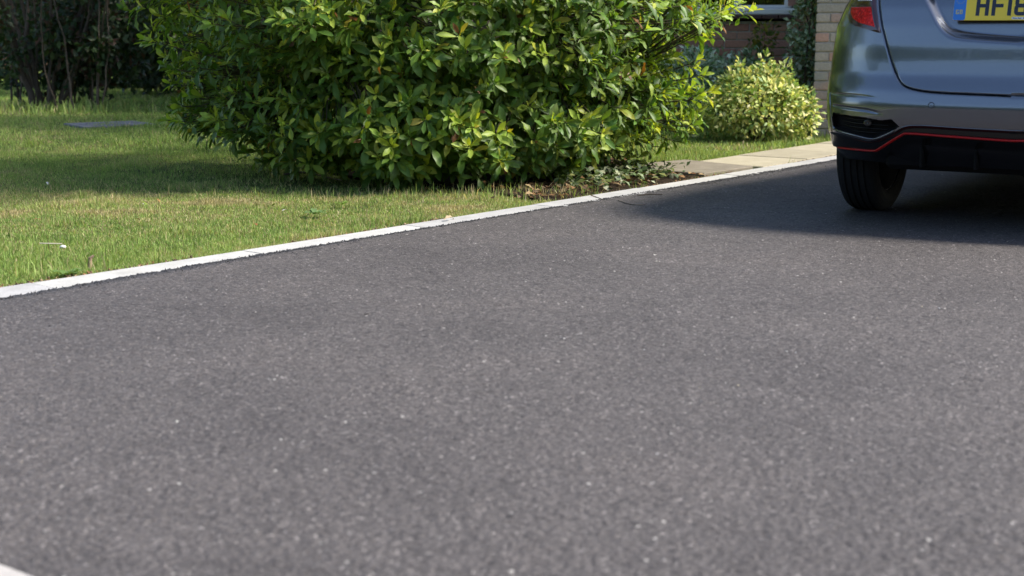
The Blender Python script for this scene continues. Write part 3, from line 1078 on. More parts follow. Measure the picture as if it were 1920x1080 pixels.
def blob_leaves(root, blobs, n, ln, tints, mat, shell=0.35, name='foliage'):
    P, D = [], []
    w = np.array([b[3] * b[4] * b[5] for b in blobs]) ** 0.6; w /= w.sum()
    for b, q in zip(blobs, w):
        m = int(n * q); d = unit(rng.normal(0, 1, (m, 3)))
        P.append(np.array(b[:3]) + d * np.array(b[3:6]) * np.clip(1 - np.abs(rng.normal(0, shell, m)), 0.05, 1)[:, None]); D.append(d)
    P = np.concatenate(P); D = np.concatenate(D); ok = P[:, 2] > 0.03; P, D = P[ok], D[ok]
    fr = frames(D + rng.normal(0, .8, P.shape) + np.array([0, 0, -.3]), D + np.array([0, 0, .5]) + rng.normal(0, .4, P.shape))
    tn = np.array(tints)[rng.integers(0, len(tints), len(P))] * rng.uniform(.7, 1.3, (len(P), 1))
    v, f, t = place(SMALL_V, SMALL_F3, P, fr, ln * rng.uniform(.6, 1.4, len(P)), tn)
    obj(name, mesh_np(name, v, f, t, False), mat, root, kind='stuff')
bl = [(rng.uniform(-0.55, 0.75), rng.uniform(-0.25, 0.9), rng.uniform(0.2, 1.1), .22, .22, .22) for _ in range(26)]
bl += [(rng.uniform(-1.3, 1.2), rng.uniform(-0.8, 1.0), rng.uniform(1.3, 2.6), .5, .5, .45) for _ in range(16)]
bl += [(0.30, 0.35, 0.45, .35, .3, .45), (0.35, 0.4, 0.9, .45, .35, .4), (-0.3, 0.6, 0.5, .5, .35, .5), (-.2, .7, 1.0, .6, .4, .4)]
blob_leaves(ms, bl, 14000, 0.08, DARK + [(0.06, 0.09, 0.03), (0.07, 0.035, 0.02)], M['leaf_small'], 0.45)

# evergreen screen along the far side of the lawn
screen = [(-6.6, 21.5, 1.3), (-3.9, 18.6, 1.25), (-2.3, 18.3, 1.25), (-0.8, 17.6, 1.1), (0.5, 17.2, 1.0), (-5.3, 20.6, 1.2), (-9.6, 24.5, 1.6), (-12.6, 25.0, 1.7)]
snames = ['dark evergreen bush standing behind the bare-stemmed shrub', 'dark evergreen bush at the back of the lawn next to the magnolia edge', 'dark evergreen bush hidden in shade behind the magnolia',
          'dark evergreen bush behind the middle of the magnolia', 'dark evergreen bush between the magnolia and the house', 'deep green bush glimpsed between the bare stems', 'distant green bush past the far end of the lawn', 'farthest green bush at the outer edge of the lawn']
for (x, y, r), lab in zip(screen, snames):
    leafy('evergreen_bush', lab, 'bush', (x, y, 0), [(0, 0, 0.55, r, r * .8, .75), (rng.normal(0, .3), 0, 1.3, r * .95, r * .8, 1.0), (rng.normal(0, .4), 0, 2.3, r * .8, r * .7, .9), (.5 * r, -.2, .7, r * .6, r * .6, .7), (-.5 * r, -.2, .8, r * .6, r * .6, .75)],
          6500, 0.12, DARK, M['leaf_small'], stems=6, stem_r=0.04, shell=0.14, group='evergreen screen along the lawn')
# unseen trees added behind the photographer, there to be reflected in the car's paint
road = [(-13, -11.5, 2.6), (-9.3, -12.2, 2.7), (-5.8, -11.6, 2.6), (-2.4, -12.4, 2.7), (1.2, -11.8, 2.6), (4.6, -12.4, 2.7), (8.2, -11.8, 2.6), (-14.8, -8.4, 2.6), (-15.4, -5.0, 2.6), (-15.6, -1.6, 2.6), (-15.4, 1.8, 2.6), (-15.2, 5.2, 2.6)]
rlab = ['first', 'second', 'third', 'fourth', 'fifth', 'sixth', 'seventh', 'eighth', 'ninth', 'tenth', 'eleventh', 'twelfth']
for (x, y, r), lab in zip(road, rlab):
    leafy('added_reflection_tree', lab + ' unseen tree added across the road for reflections', 'tree', (x, y, 0), [(0, 0, 1.0, r, r, 1.2), (0, 0, 2.3, r, r, 1.3), (.4, 0, 3.5, r * .75, r * .75, 1.1)], 6500, 0.34, MIDG, M['leaf_small'], stems=5, stem_r=0.09, shell=0.12, group='unseen trees added for reflections')
leafy('added_shade_tree', 'unseen tree added behind the magnolia to shade the far lawn', 'tree', (-0.3, 12.6, 0), [(0, 0, 3.2, 1.5, 1.4, .9), (0.2, 0.2, 4.2, 1.4, 1.3, 1.0), (-.6, -.2, 3.6, 1.0, 1.0, .8)], 3800, 0.13, MIDG, M['leaf_small'], stems=9, stem_r=0.06, shell=0.3)  # added out of view so that its crown darkens the far lawn
# house glimpsed through the stems
far = thing('neighbour_house', 'red brick house glimpsed between the bare stems', 'house', (-12.2, 30, 0))
M['far_brick'] = simple('far_brick', (0.27, 0.13, 0.09), 0.9, noise=0.3, scale=6)
MB().box((0, 3, 2.6), (11, 6, 5.2)).build('wall', M['far_brick'], far)
MB().add([(-5.8, -.4, 5.1), (5.8, -.4, 5.1), (5.8, 3, 7.6), (-5.8, 3, 7.6), (-5.8, 6.4, 5.1), (5.8, 6.4, 5.1)], [(0, 1, 2, 3), (3, 2, 5, 4), (0, 3, 4), (1, 5, 2), (0, 4, 5, 1)]).build('roof', M['roof'], far)
for x in (-3.2, 0.5, 3.6):
    w = MB().box((x, -0.03, 1.7), (1.5, 0.1, 1.2)).build('window', M['upvc'], far)
    MB().box((x, -0.085, 1.7), (1.3, 0.02, 1.0)).build('pane', M['glass'], w)
#--VEG-END--

# ------------------------------------------------------------------ grass
def blades(x, y, h, w, tint, lean=0.45, seg=2):
    N = len(x)
    z0 = -0.016 + 0.014 * (vnoise(x * 2.1, y * 2.1) - 0.5)
    an = rng.random(N) * 6.28
    ld = rng.random(N) * 6.28
    la = np.abs(rng.normal(0, lean, N))
    wx, wy_ = np.cos(an) * w / 2, np.sin(an) * w / 2
    lx, ly_ = np.cos(ld) * la * h, np.sin(ld) * la * h
    if seg == 2:
        V = np.empty((N, 5, 3))
        V[:, 0] = np.stack([x - wx, y - wy_, z0], 1); V[:, 1] = np.stack([x + wx, y + wy_, z0], 1)
        V[:, 2] = np.stack([x - wx * .8 + lx * .35, y - wy_ * .8 + ly_ * .35, z0 + h * .6], 1)
        V[:, 3] = np.stack([x + wx * .8 + lx * .35, y + wy_ * .8 + ly_ * .35, z0 + h * .6], 1)
        V[:, 4] = np.stack([x + lx, y + ly_, z0 + h * np.sqrt(np.clip(1 - .5 * la ** 2, .2, 1))], 1)
        F = np.array([(0, 1, 3), (0, 3, 2), (2, 3, 4)])
    else:
        V = np.empty((N, 3, 3))
        V[:, 0] = np.stack([x - wx, y - wy_, z0], 1); V[:, 1] = np.stack([x + wx, y + wy_, z0], 1)
        V[:, 2] = np.stack([x + lx, y + ly_, z0 + h], 1)
        F = np.array([(0, 1, 2)])
    k = V.shape[1]
    FF = F[None] + (np.arange(N) * k)[:, None, None]
    return V.reshape(-1, 3), FF.reshape(-1, 3), np.repeat(tint, k, 0)

def grass_tint(x, y, N):
    a = vnoise(x * 1.3 + 5, y * 1.3 + 2); b = vnoise(x * 6 + 1, y * 6 + 8); c = vnoise(x * 21, y * 21)
    f = np.clip(0.5 * a + 0.3 * b + 0.2 * c + rng.normal(0, 0.12, N), 0, 1)[:, None]
    g1, g2 = np.array([0.155, 0.260, 0.062]), np.array([0.40, 0.48, 0.150])
    t = g1 * (1 - f) + g2 * f
    dry = (rng.random(N) < 0.10 + 0.40 * sstep(0.5, 0.8, b) * sstep(0.3, 0.7, a) + 0.42 * np.exp(-((y - 7.0) / 1.1) ** 2) * (0.4 + b))[:, None]
    t = np.where(dry, np.array([0.46, 0.39, 0.21]) * rng.uniform(0.7, 1.2, (N, 1)), t)
    return t * rng.uniform(0.6, 1.35, (N, 1))

def grass_zone(y0, y1, dens, hmul, w, seg, xpad=0.4):
    A = 0
    ymid = (y0 + y1) / 2
    # width in view at y1
    x0, x1 = -0.375 * y1 - xpad, min(0.375 * y1 + xpad, float(kerb_x(y1)))
    N = int((x1 - x0) * (y1 - y0) * dens)
    x = rng.uniform(x0, x1, N); y = rng.uniform(y0, y1, N)
    ok = lawn_ok(x, y, -0.004) & (np.abs(x) < 0.375 * y + xpad)
    # thinner under the shrub
    e = ((x + 0.5) / 1.7) ** 2 + ((y - 8.8) / 1.35) ** 2
    ok &= rng.random(N) < np.where(e < 1, 0.35, 1.0) * (1 - 0.75 * sstep(0.70, 0.85, vnoise(x * 2.7 + 60, y * 2.7 + 13)) * sstep(0.4, 0.7, vnoise(x * 14, y * 14 + 9)))
    x, y = x[ok], y[ok]; N = len(x)
    h = (0.010 + 0.016 * rng.random(N) + 0.012 * vnoise(x * 3, y * 3)) * hmul * (1 - 0.25 * np.exp(-((y - 7.0) / 1.1) ** 2))
    tuft = vnoise(x * 4.5 + 30, y * 4.5 + 11)
    h *= (1 + 1.1 * sstep(0.70, 0.95, tuft)) * np.where(rng.random(N) < .03, 1.7, 1.0)
    kd = (kerb_x(y) - x) * 0.775 - KERB_W
    h *= 1 + 0.35 * (kd < 0.06)
    return blades(x, y, h, w * rng.uniform(0.7, 1.3, N), grass_tint(x, y, N), seg=seg)

zones = [(3.9, 5.6, 38000, 0.85, 0.0024, 2), (5.6, 7.4, 24000, 0.85, 0.0030, 2), (7.4, 10.0, 9000, 0.9, 0.0045, 1), (10.0, 14.0, 2600, 1.05, 0.008, 1), (14.0, 20.0, 1100, 1.1, 0.013, 1), (20, 28, 350, 1.2, 0.02, 1)]
VV, FF, TT, off = [], [], [], 0
for z in zones:
    v, f, t = grass_zone(*z)
    VV.append(v); FF.append(f + off); TT.append(t); off += len(v)
# longer tufts round the stems of the far shrub and along the bed
for cx_, cy_, sx, sy, n_, hh_ in ((-4.75, 14.7, .65, .25, 900, .13), (0.1, 7.25, .28, .12, 260, .07), (-1.6, 5.0, .22, .12, 120, .08), (-1.75, 5.35, .3, .25, 220, .06), (1.3, 9.25, .4, .12, 700, .05), (2.0, 10.1, .25, .2, 500, .045), (-0.8, 7.35, .5, .12, 300, .055)):
    x = rng.normal(cx_, sx, n_); y = rng.normal(cy_, sy, n_)
    ok = (kerb_x(y) - x) * .775 > KERB_W + 0.01
    ok &= ~in_poly(x, y, SLABZONE)
    x, y = x[ok], y[ok]; n2 = len(x)
    v, f, t = blades(x, y, hh_ * rng.uniform(.5, 1.2, n2), .0045 * rng.uniform(.7, 1.4, n2) * (1 if cy_ < 10 else 2), grass_tint(x, y, n2), seg=2)
    VV.append(v); FF.append(f + off); TT.append(t); off += len(v)
obj('grass', mesh_np('grass', np.concatenate(VV), np.concatenate(FF), np.concatenate(TT), False), M['grass'], kind='stuff', label='short mown grass of the lawn', category='grass')

# ------------------------------------------------------------------ ground cover and litter in the bed by the kerb
IVY = [(0.10, 0.15, 0.06), (0.20, 0.25, 0.14), (0.06, 0.10, 0.03), (0.34, 0.36, 0.24), (0.045, 0.08, 0.025)]
BROWN = [(0.14, 0.07, 0.03), (0.19, 0.11, 0.05), (0.08, 0.045, 0.025), (0.28, 0.20, 0.11), (0.12, 0.08, 0.05), (0.10, 0.07, 0.04)]
def flat_leaves(poly, n, ln, tints, zlo, zhi, tilt=0.5):
    xs = [p[0] for p in poly]; ys = [p[1] for p in poly]
    x = rng.uniform(min(xs), max(xs), n * 3); y = rng.uniform(min(ys), max(ys), n * 3)
    ok = in_poly(x, y, poly); x, y = x[ok][:n], y[ok][:n]; m = len(x)
    P = np.stack([x, y, rng.uniform(zlo, zhi, m)], 1)
    a = rng.random(m) * 6.28
    fr = frames(np.stack([np.cos(a), np.sin(a), rng.normal(0, tilt, m)], 1), np.stack([rng.normal(0, tilt, m), rng.normal(0, tilt, m), np.ones(m)], 1))
    tn = np.array(tints)[rng.integers(0, len(tints), m)] * rng.uniform(.7, 1.3, (m, 1))
    return place(SMALL_V * np.array([1.25, 1, 1]), SMALL_F3, P, fr, ln * rng.uniform(.6, 1.35, m), tn)
COVER = [(0.44, 7.36), (0.72, 7.68), (1.02, 8.10), (0.64, 8.5), (0.40, 8.15), (0.20, 7.6)]
v, f, t = flat_leaves(COVER, 520, 0.042, IVY, 0.015, 0.085)
obj('ground_cover', mesh_np('ground_cover', v, f, t, False), M['leaf_small'], kind='stuff', label='variegated ivy creeping over the bed by the kerb', category='ground cover')
v, f, t = flat_leaves(BED, 1000, 0.045, BROWN, 0.008, 0.03, 0.35)
v2, f2, t2 = flat_leaves([(0.05, 6.98), (0.40, 7.22), (0.62, 7.52), (1.08, 8.12), (0.66, 8.4), (0.1, 7.3), (-0.1, 7.0)], 70, 0.04, BROWN, 0.005, 0.025, 0.35)
obj('leaf_litter', mesh_np('leaf_litter', np.concatenate([v, v2]), np.concatenate([f, f2 + len(v)]), np.concatenate([t, t2]), False), M['litter'], kind='stuff', label='brown dead leaves on the soil under the shrub', category='leaf litter')

# loose chippings shed along the tarmac edge and grit over the drive
ICO_V = np.array([(0, 0, .6), (.9, 0, 0), (.1, .8, .05), (-.8, .1, 0), (0, -.9, .05), (0, 0, -.5)])
ICO_F = np.array([(0, 1, 2), (0, 2, 3), (0, 3, 4), (0, 4, 1), (5, 2, 1), (5, 3, 2), (5, 4, 3), (5, 1, 4)])
n_ = 2600
s_ = rng.uniform(KS0, 8.5, n_); o_ = -np.abs(rng.normal(0, 0.05, n_)) + 0.010 - 0.05 * sstep(2.5, 1.0, s_)
px, py = kerb_at(s_, o_)
P = np.stack([px, py, np.full(n_, 0.0135)], 1)
sz = rng.uniform(0.0018, 0.0048, n_)
fr = frames(unit(rng.normal(0, 1, (n_, 3))), unit(rng.normal(0, 1, (n_, 3))))
tn = np.array([0.055, 0.052, 0.055]) * rng.uniform(.5, 1.6, (n_, 1))
v, f, t = place(ICO_V, ICO_F, P, fr, sz, tn)
obj('loose_chippings', mesh_np('loose_chippings', v, f, t, False), M['stone'], kind='stuff', label='dark chippings crumbling along the edge of the tarmac', category='chippings')
n_ = 420
y_ = rng.uniform(1.9, 9.0, n_); x_ = rng.uniform(-1, 1, n_) * 0.38 * y_
ok = (x_ - kerb_x(y_)) * .775 > 0.03
x_, y_ = x_[ok], y_[ok]; n_ = len(x_)
sz = rng.uniform(0.0012, 0.0030, n_) * np.where(rng.random(n_) < .14, 1.9, 1)
v, f, t = place(ICO_V * np.array([1, 1, .7]), ICO_F, np.stack([x_, y_, np.full(n_, .0135)], 1), frames(np.stack([np.cos(x_ * 99), np.sin(x_ * 99), 0 * x_], 1), np.tile([0., 0, 1], (n_, 1))), sz,
                np.array([(0.55, 0.54, 0.5), (0.5, 0.44, 0.3), (0.4, 0.4, 0.4)])[rng.integers(0, 3, n_)])
obj('pale_grit', mesh_np('pale_grit', v, f, t, False), M['stone'], kind='stuff', label='scattered pale grit on the tarmac', category='grit')

n_ = 2600
s_ = rng.uniform(0.3, 9.0, n_)
s_ = s_[vnoise(s_ * 2.3, s_ * 0 + 40) > 0.42]; n_ = len(s_)
px, py = kerb_at(s_, KERB_W + np.abs(rng.normal(0, 0.02, n_)) - 0.006)
v, f, t = place(ICO_V * np.array([1, 1.6, .7]), ICO_F, np.stack([px, py, rng.uniform(.0, .012, n_)], 1), frames(unit(rng.normal(0, 1, (n_, 3))), unit(rng.normal(0, 1, (n_, 3)))), rng.uniform(.002, .007, n_),
                np.array([(0.07, 0.045, 0.03), (0.13, 0.08, 0.05), (0.30, 0.22, 0.13), (0.22, 0.11, 0.05)])[rng.integers(0, 4, n_)])
obj('soil_crumbs', mesh_np('soil_crumbs', v, f, t, False), M['stone'], kind='stuff', label='soil crumbs and dry bits along the lawn edge', category='soil')

# single bits that lie about
def fallen(name, label, cat, u, v_, z, ln, tint, group=None, mat='litter', flat=0.2, k=1):
    x, y = gp(u, v_, z)
    me = mesh_np(name, TPL[k][0] * np.array([1.1, 1, 1]), TPL[k][1], np.repeat(np.array(tint)[None], len(TPL[k][0]), 0))
    o = obj(name, me, M[mat])
    a = rng.random() * 6.28
    fr = frames(np.array([[math.cos(a), math.sin(a), rng.normal(0, flat)]]), np.array([[rng.normal(0, flat), rng.normal(0, flat), 1.0]]))[0]
    m4 = np.eye(4); m4[:3, :3] = fr * ln; m4[:3, 3] = (x, y, z)
    o.matrix_world = Matrix(m4.tolist())
    o['label'] = label; o['category'] = cat
    if group: o['group'] = group
for u, v_, lb in ((60, 412, 'orange-brown dead leaf in the grass above the white pebble'), (250, 411, 'orange-brown dead leaf in the sunlit grass midway to the kerb'),
               (292, 372, 'orange-brown dead leaf in the shaded grass'), (475, 420, 'orange-brown dead leaf in the grass nearest the kerb')):
    fallen('fallen_leaf', lb, 'leaf', u, v_, 0.014, .035, (0.26, 0.12, 0.05), 'dead leaves on the lawn')
for u, v_, lb in ((205, 252, 'whitish feather on the lawn just in front of the drain cover'), (90, 347, 'whitish feather in the shaded band of lawn farthest from the magnolia'), (268, 383, 'whitish feather where the shaded lawn turns sunlit'),
               (372, 246, 'whitish feather on the far lawn beside the outer edge of the magnolia'), (540, 392, 'whitish feather in the grass beside the pale broad-leaved weed')):
    fallen('pale_feather', lb, 'feather', u, v_, 0.024, .04, (0.50, 0.50, 0.47), 'feathers on the lawn', k=2)
for u, v_, lb in ((258, 379, 'fresh pale green leaf lying flat where the shade on the lawn ends'), (523, 383, 'fresh pale green leaf lying flat in front of the magnolia'), (373, 337, 'fresh pale green leaf lying flat in the deep shade on the lawn')):
    fallen('fallen_leaf', lb, 'leaf', u, v_, 0.024, .06, (0.20, 0.28, 0.05), 'green leaves on the lawn')
fallen('white_petal', 'white curled petal lying on the tarmac, the one farther from the camera', 'petal', 1227, 479, .014, .032, (0.62, 0.61, 0.58), k=1)
fallen('white_petal', 'white curled petal lying on the tarmac, the smaller one close behind another', 'petal', 1240, 491, .014, .025, (0.58, 0.58, 0.56), k=1)
fallen('white_petal', 'white speck of petal alone on the open tarmac towards the car side', 'petal', 1688, 644, .014, .017, (0.66, 0.66, 0.64), k=1)
fallen('dark_leaf', 'dry dark curled leaf lying alone on the open tarmac', 'leaf', 682, 591, .014, .03, (0.04, 0.035, 0.03), k=3)
for u, v_, l, lb in ((832, 412, .055, 'larger pale papery husk lying against the kerb'), (846, 408, .035, 'smaller pale papery husk lying against the kerb')):
    fallen('dry_husk', lb, 'husk', u, v_, .02, l, (0.42, 0.33, 0.22), 'husks by the kerb', k=3)

# broad-leaved weeds in the lawn
def weed(label, u, v_, n, ln, tint):
    x, y = gp(u, v_, 0)
    root = thing('lawn_weed', label, 'weed', (x, y, 0.005))
    for k in range(n):
        a = k * 2.4
        fr = frames(np.array([[math.cos(a), math.sin(a), 0.35 + .3 * rng.random()]]), np.array([[0, 0, 1.0]]))[0]
        me = mesh_np('leaf', TPL[3][0] * np.array([1.5, 1, 1]), TPL[3][1], np.repeat((np.array(tint) * rng.uniform(.8, 1.2))[None], len(TPL[3][0]), 0))
        o = obj('leaf', me, M['leaf_small'], root)
        m4 = np.eye(4); m4[:3, :3] = fr * ln * rng.uniform(.7, 1.2)
        o.matrix_local = Matrix(m4.tolist())
weed('pale broad-leaved weed in the sunlit grass in front of the magnolia', 590, 404, 9, 0.055, (0.15, 0.24, 0.09))
weed('small round-leaved weed in the half-shaded grass nearer the magnolia', 641, 386, 6, 0.04, (0.13, 0.22, 0.04))
weed('low clump of weed leaves at the kerb in the nearest lawn corner', 125, 520, 10, 0.05, (0.12, 0.20, 0.05))
weed('weed clump showing at the foot of the magnolia by the twig', 660, 360, 7, 0.05, (0.09, 0.17, 0.03))

# twigs
def twig(name, label, cat, pts, r, tint):
    P = np.array(pts, float)
    t = np.linspace(0, 1, 14)
    s = np.linspace(0, 1, len(P))
    Q = np.stack([np.interp(t, s, P[:, k]) for k in range(3)], 1)
    Q[1:-1] = (Q[:-2] + Q[1:-1] + Q[2:]) / 3
    b = Q[0].copy()
    v, f = tubes_np([(Q - b, np.linspace(r, r * .5, 14))], 5)
    o = obj(name, mesh_np(name, v, f, np.array(tint)), M['bark'])
    o.location = b
    o['label'] = label; o['category'] = cat
def gl(u, v_, z): return (*gp(u, v_, z), z)
twig('twig', 'thin pale curved twig lying on the tarmac by the kerb', 'twig', [gl(1160, 376, .016), gl(1178, 382, .018), gl(1198, 384.5, .016), gl(1210, 383, .02)], .0035, (0.22, 0.18, 0.14))
twig('twig', 'dark short twig lying at the tarmac edge by the kerb', 'twig', [gl(1196, 367, .016), gl(1215, 364, .02), gl(1242, 365, .016)], .004, (0.06, 0.05, 0.04))
twig('twig', 'slim brown twig resting across the kerb stones', 'twig', [gl(1108, 366, .02), gl(1120, 370, .014), gl(1131, 374, .014)], .003, (0.16, 0.11, 0.07))
twig('twig', 'long fallen twig on the shaded grass under the magnolia', 'twig', [gl(532, 327, .03), gl(570, 322, .04), gl(605, 330, .03), gl(640, 338, .03)], .006, (0.16, 0.12, 0.09))
x, y = gp(168, 500, 0)
st = thing('cut_stub', 'little brown cut stub standing in the grass by the kerb', 'stub', (x, y, 0))
v, f = tubes_np([(np.array([(0, 0, -.01), (.002, 0, .018), (.004, 0, .034)]), np.array([.007, .0065, .008])), (np.array([(.004, 0, .030), (.012, .0, .037), (.018, 0, .041)]), np.array([.006, .005, .003]))], 7)
obj('stub_stem', mesh_np('stub_stem', v, f, np.array([0.32, 0.22, 0.15])), M['bark'], st)
x, y = gp(118, 463, .02)
sn = MB().lathe([(-.5, 0), (-.35, .6), (0, .95), (.4, .7), (.75, 0)], 10, 'z')
pb = sn.build('white_pebble', simple('white_pebble', (0.7, 0.69, 0.66), 0.6, noise=.1), None, True)
pb.location = (x, y, .02); pb.scale = (.014, .012, .011); pb['label'] = 'round white pebble in the sunlit grass near the kerb'; pb['category'] = 'pebble'
x, y = gp(95, 458, .015)
fl = MB().box((0, 0, 0), (.085, .006, .004), .0015).build('white_stick', simple('bleached_stick', (0.42, 0.38, 0.30), .8, noise=.2), None)
fl.location = (x, y, .018); fl.rotation_euler = (0, .05, .15); fl['label'] = 'bleached flat stick lying in the sunlit grass'; fl['category'] = 'stick'

# inspection cover in the far lawn
mh = thing('inspection_cover', 'grey drain inspection cover set flush in the far lawn', 'drain cover', (*gp(206, 231, 0.01), 0.0), R(35))
MB().box((0, 0, -0.017), (.66, .54, .05), .006, (.8, .8, .8)).build('frame', M['cover_metal'], mh)
MB().box((0, 0, -0.014), (.54, .42, .05), .006, (.8, .8, .83)).build('lid', M['cover_metal'], mh)
for sx in (-.2, .2):
    MB().box((sx, 0, 0.0085), (.05, .02, .01), .002, (.35, .35, .35)).build('lifting_eye', M['cover_metal'], mh)
#--GRASS-END--

# ------------------------------------------------------------------ the car
# car space: x to its right, y forward from the rear bumper, z up
CAR_O = (1.981, 5.669)
PSI = R(31)
car = thing('parked_car', 'metallic grey hatchback seen from behind, parked on the tarmac drive', 'car', (CAR_O[0], CAR_O[1], 0.0125), -PSI)

def car_paint():
    k = NT('metallic_grey_paint')
    co = k.coord()
    fl = k.n('TexVoronoi', i_Scale=2600.0)
    k.l(co, fl.inputs['Vector'])
    sp = k.n('SeparateColor'); k.l(fl.outputs['Color'], sp.inputs[0])
    c = k.ramp(sp.outputs[0], [(0.0, (0.135, 0.148, 0.174)), (1.0, (0.205, 0.222, 0.256))])
    k.l(c, k.b.inputs['Base Color'])
    k.b.inputs['Metallic'].default_value = 0.92
    k.b.inputs['Roughness'].default_value = 0.27
    k.b.inputs['Coat Weight'].default_value = 1.0
    k.b.inputs['Coat Roughness'].default_value = 0.025
    return k.m
M['paint'] = car_paint()
M['black_gloss'] = simple('black_gloss_trim', (0.008, 0.008, 0.009), 0.18)
M['black_plastic'] = simple('black_plastic', (0.006, 0.006, 0.0065), 0.8, spec=0.15, noise=0.2, scale=300, bump=0.1)
M['rubber'] = simple('tyre_rubber', (0.007, 0.007, 0.0075), 0.9, noise=0.3, scale=60)
M['red_trim'] = simple('red_trim', (0.50, 0.012, 0.012), 0.3)
M['dark_glass'] = simple('tinted_glass', (0.01, 0.012, 0.014), 0.04, spec=0.8)
M['alloy'] = simple('alloy', (0.5, 0.5, 0.52), 0.3, metal=0.9)
def lens_mat(name, col, rough=0.08, cells=True, trans=0.0):
    k = NT(name)
    co = k.coord()
    vo = k.n('TexVoronoi', i_Scale=150.0)
    k.l(co, vo.inputs['Vector'])
    sp = k.n('SeparateColor'); k.l(vo.outputs['Color'], sp.inputs[0])
    c = k.ramp(sp.outputs[0], [(0.0, tuple(v * 0.55 for v in col)), (0.8, col), (1.0, tuple(min(1, v * 1.5 + 0.03) for v in col))])
    k.l(c, k.b.inputs['Base Color'])
    k.b.inputs['Roughness'].default_value = 0.4
    k.b.inputs['Specular IOR Level'].default_value = 0.3
    k.b.inputs['Coat Weight'].default_value = 0.2
    k.b.inputs['Coat Roughness'].default_value = 0.02
    k.l(k.bump(sp.outputs[1], 0.5, 0.002), k.b.inputs['Normal'])
    return k.m
M['red_lens'] = lens_mat('red_lens', (0.90, 0.016, 0.012))
M['red_lens'].node_tree.nodes['Principled BSDF'].inputs['Metallic'].default_value = 0.75
M['clear_lens'] = lens_mat('clear_lens', (0.62, 0.64, 0.68))
M['lamp_housing'] = simple('lamp_housing', (0.045, 0.004, 0.005), 0.15, coat=1.0)

CZ = np.array([.20, .26, .33, .40, .46, .52, .58, .64, .70, .76, .84, .92, 1.0, 1.1, 1.25, 1.38, 1.46, 1.50, 1.52])
CYR = np.array([.10, .05, .00, -.03, -.045, -.05, -.035, -.005, .005, .01, .025, .045, .08, .135, .225, .31, .38, .50, .70])
CW = np.array([.79, .825, .855, .860, .863, .864, .866, .868, .866, .861, .8557, .828, .793, .755, .70, .645, .60, .52, .40])
CYF = np.array([3.82, 3.90, 3.95, 3.98, 3.99, 3.98, 3.96, 3.93, 3.88, 3.80, 3.62, 3.30, 2.98, 2.78, 2.48, 2.20, 1.98, 1.80, 1.60])
_zz = np.linspace(.18, 1.54, 681)
def _smooth(y, s=5):
    kx = np.arange(-3 * s, 3 * s + 1); g = np.exp(-kx ** 2 / (2 * s * s)); g /= g.sum()
    yp = np.concatenate([np.full(3 * s, y[0]), y, np.full(3 * s, y[-1])])
    return np.convolve(yp, g, 'valid')
_yrs = _smooth(np.interp(_zz, CZ, CYR)); _ws = _smooth(np.interp(_zz, CZ, CW))
def YR(z): return np.interp(z, _zz, _yrs)
def WW(z): return np.interp(z, _zz, _ws)
NSUP, LC = 3.0, 0.52
_t = np.linspace(0, math.pi / 2, 4001)
_cx = np.sin(_t) ** (2 / NSUP); _cy = 1 - np.cos(_t) ** (2 / NSUP)
_cs = np.concatenate([[0], np.cumsum(np.hypot(np.diff(_cx * .84), np.diff(_cy * LC)))])
ARC = _cs[-1]
_cs = _cs / ARC
def CXU(u): return np.interp(u, _cs, _cx)
def CYU(u): return np.interp(u, _cs, _cy)

# features of the rear, as (position round the body 0..1 from the centre, height)
SEAM = [(0.5908, 1.03), (0.5451, 0.9599), (0.5, 0.88), (0.4735, 0.826), (0.4506, 0.7654), (0.4263, 0.7024), (0.402, 0.6464), (0.3734, 0.6017), (0.3319, 0.5845), (0.2575, 0.5742), (0.0773, 0.5708), (0.0, 0.5685)]
REC_IN = [(0.375, 1.02), (0.3119, 0.9565), (0.2833, 0.9119), (0.2504, 0.8604), (0.2217, 0.8329), (0.1731, 0.8203), (0.0844, 0.81), (0.0, 0.8043)]
REC_OUT = [(0.425, 1.02), (0.3577, 0.9577), (0.3047, 0.8821), (0.2647, 0.8226), (0.2332, 0.7906), (0.2003, 0.7803), (0.0944, 0.7711), (0.0, 0.7654)]
POCKET = [(0.6867, 0.4735), (0.5165, 0.4644), (0.4435, 0.4552), (0.4006, 0.4621), (0.3734, 0.4323), (0.3963, 0.414), (0.4821, 0.374), (0.568, 0.3877), (0.6924, 0.4037), (0.6981, 0.4518)]
FIN1 = [(0.72, 0.556), (0.6881, 0.5536), (0.5522, 0.5536), (0.4492, 0.5456)]
FIN2 = [(0.6824, 0.5044), (0.5007, 0.4941), (0.4349, 0.4827)]
LIP = [(0.7296, 0.5514), (0.7139, 0.4976), (0.7067, 0.4403), (0.6981, 0.4003), (0.66, 0.394), (0.5694, 0.3831), (0.4835, 0.3671), (0.4292, 0.3911), (0.3934, 0.414)]
LINEA = [(1.0, 0.40), (0.7625, 0.3831), (0.701, 0.3888), (0.5708, 0.374), (0.4835, 0.3579), (0.3863, 0.4117), (0.3605, 0.4335), (0.3062, 0.4426), (0.1588, 0.4369), (0.0, 0.4335)]
REDL = [(0.70, 0.316), (0.681, 0.3167), (0.5794, 0.319), (0.4921, 0.319), (0.4721, 0.3259), (0.3662, 0.4003), (0.3519, 0.4049), (0.3076, 0.4049), (0.1602, 0.398), (0.0, 0.3923)]

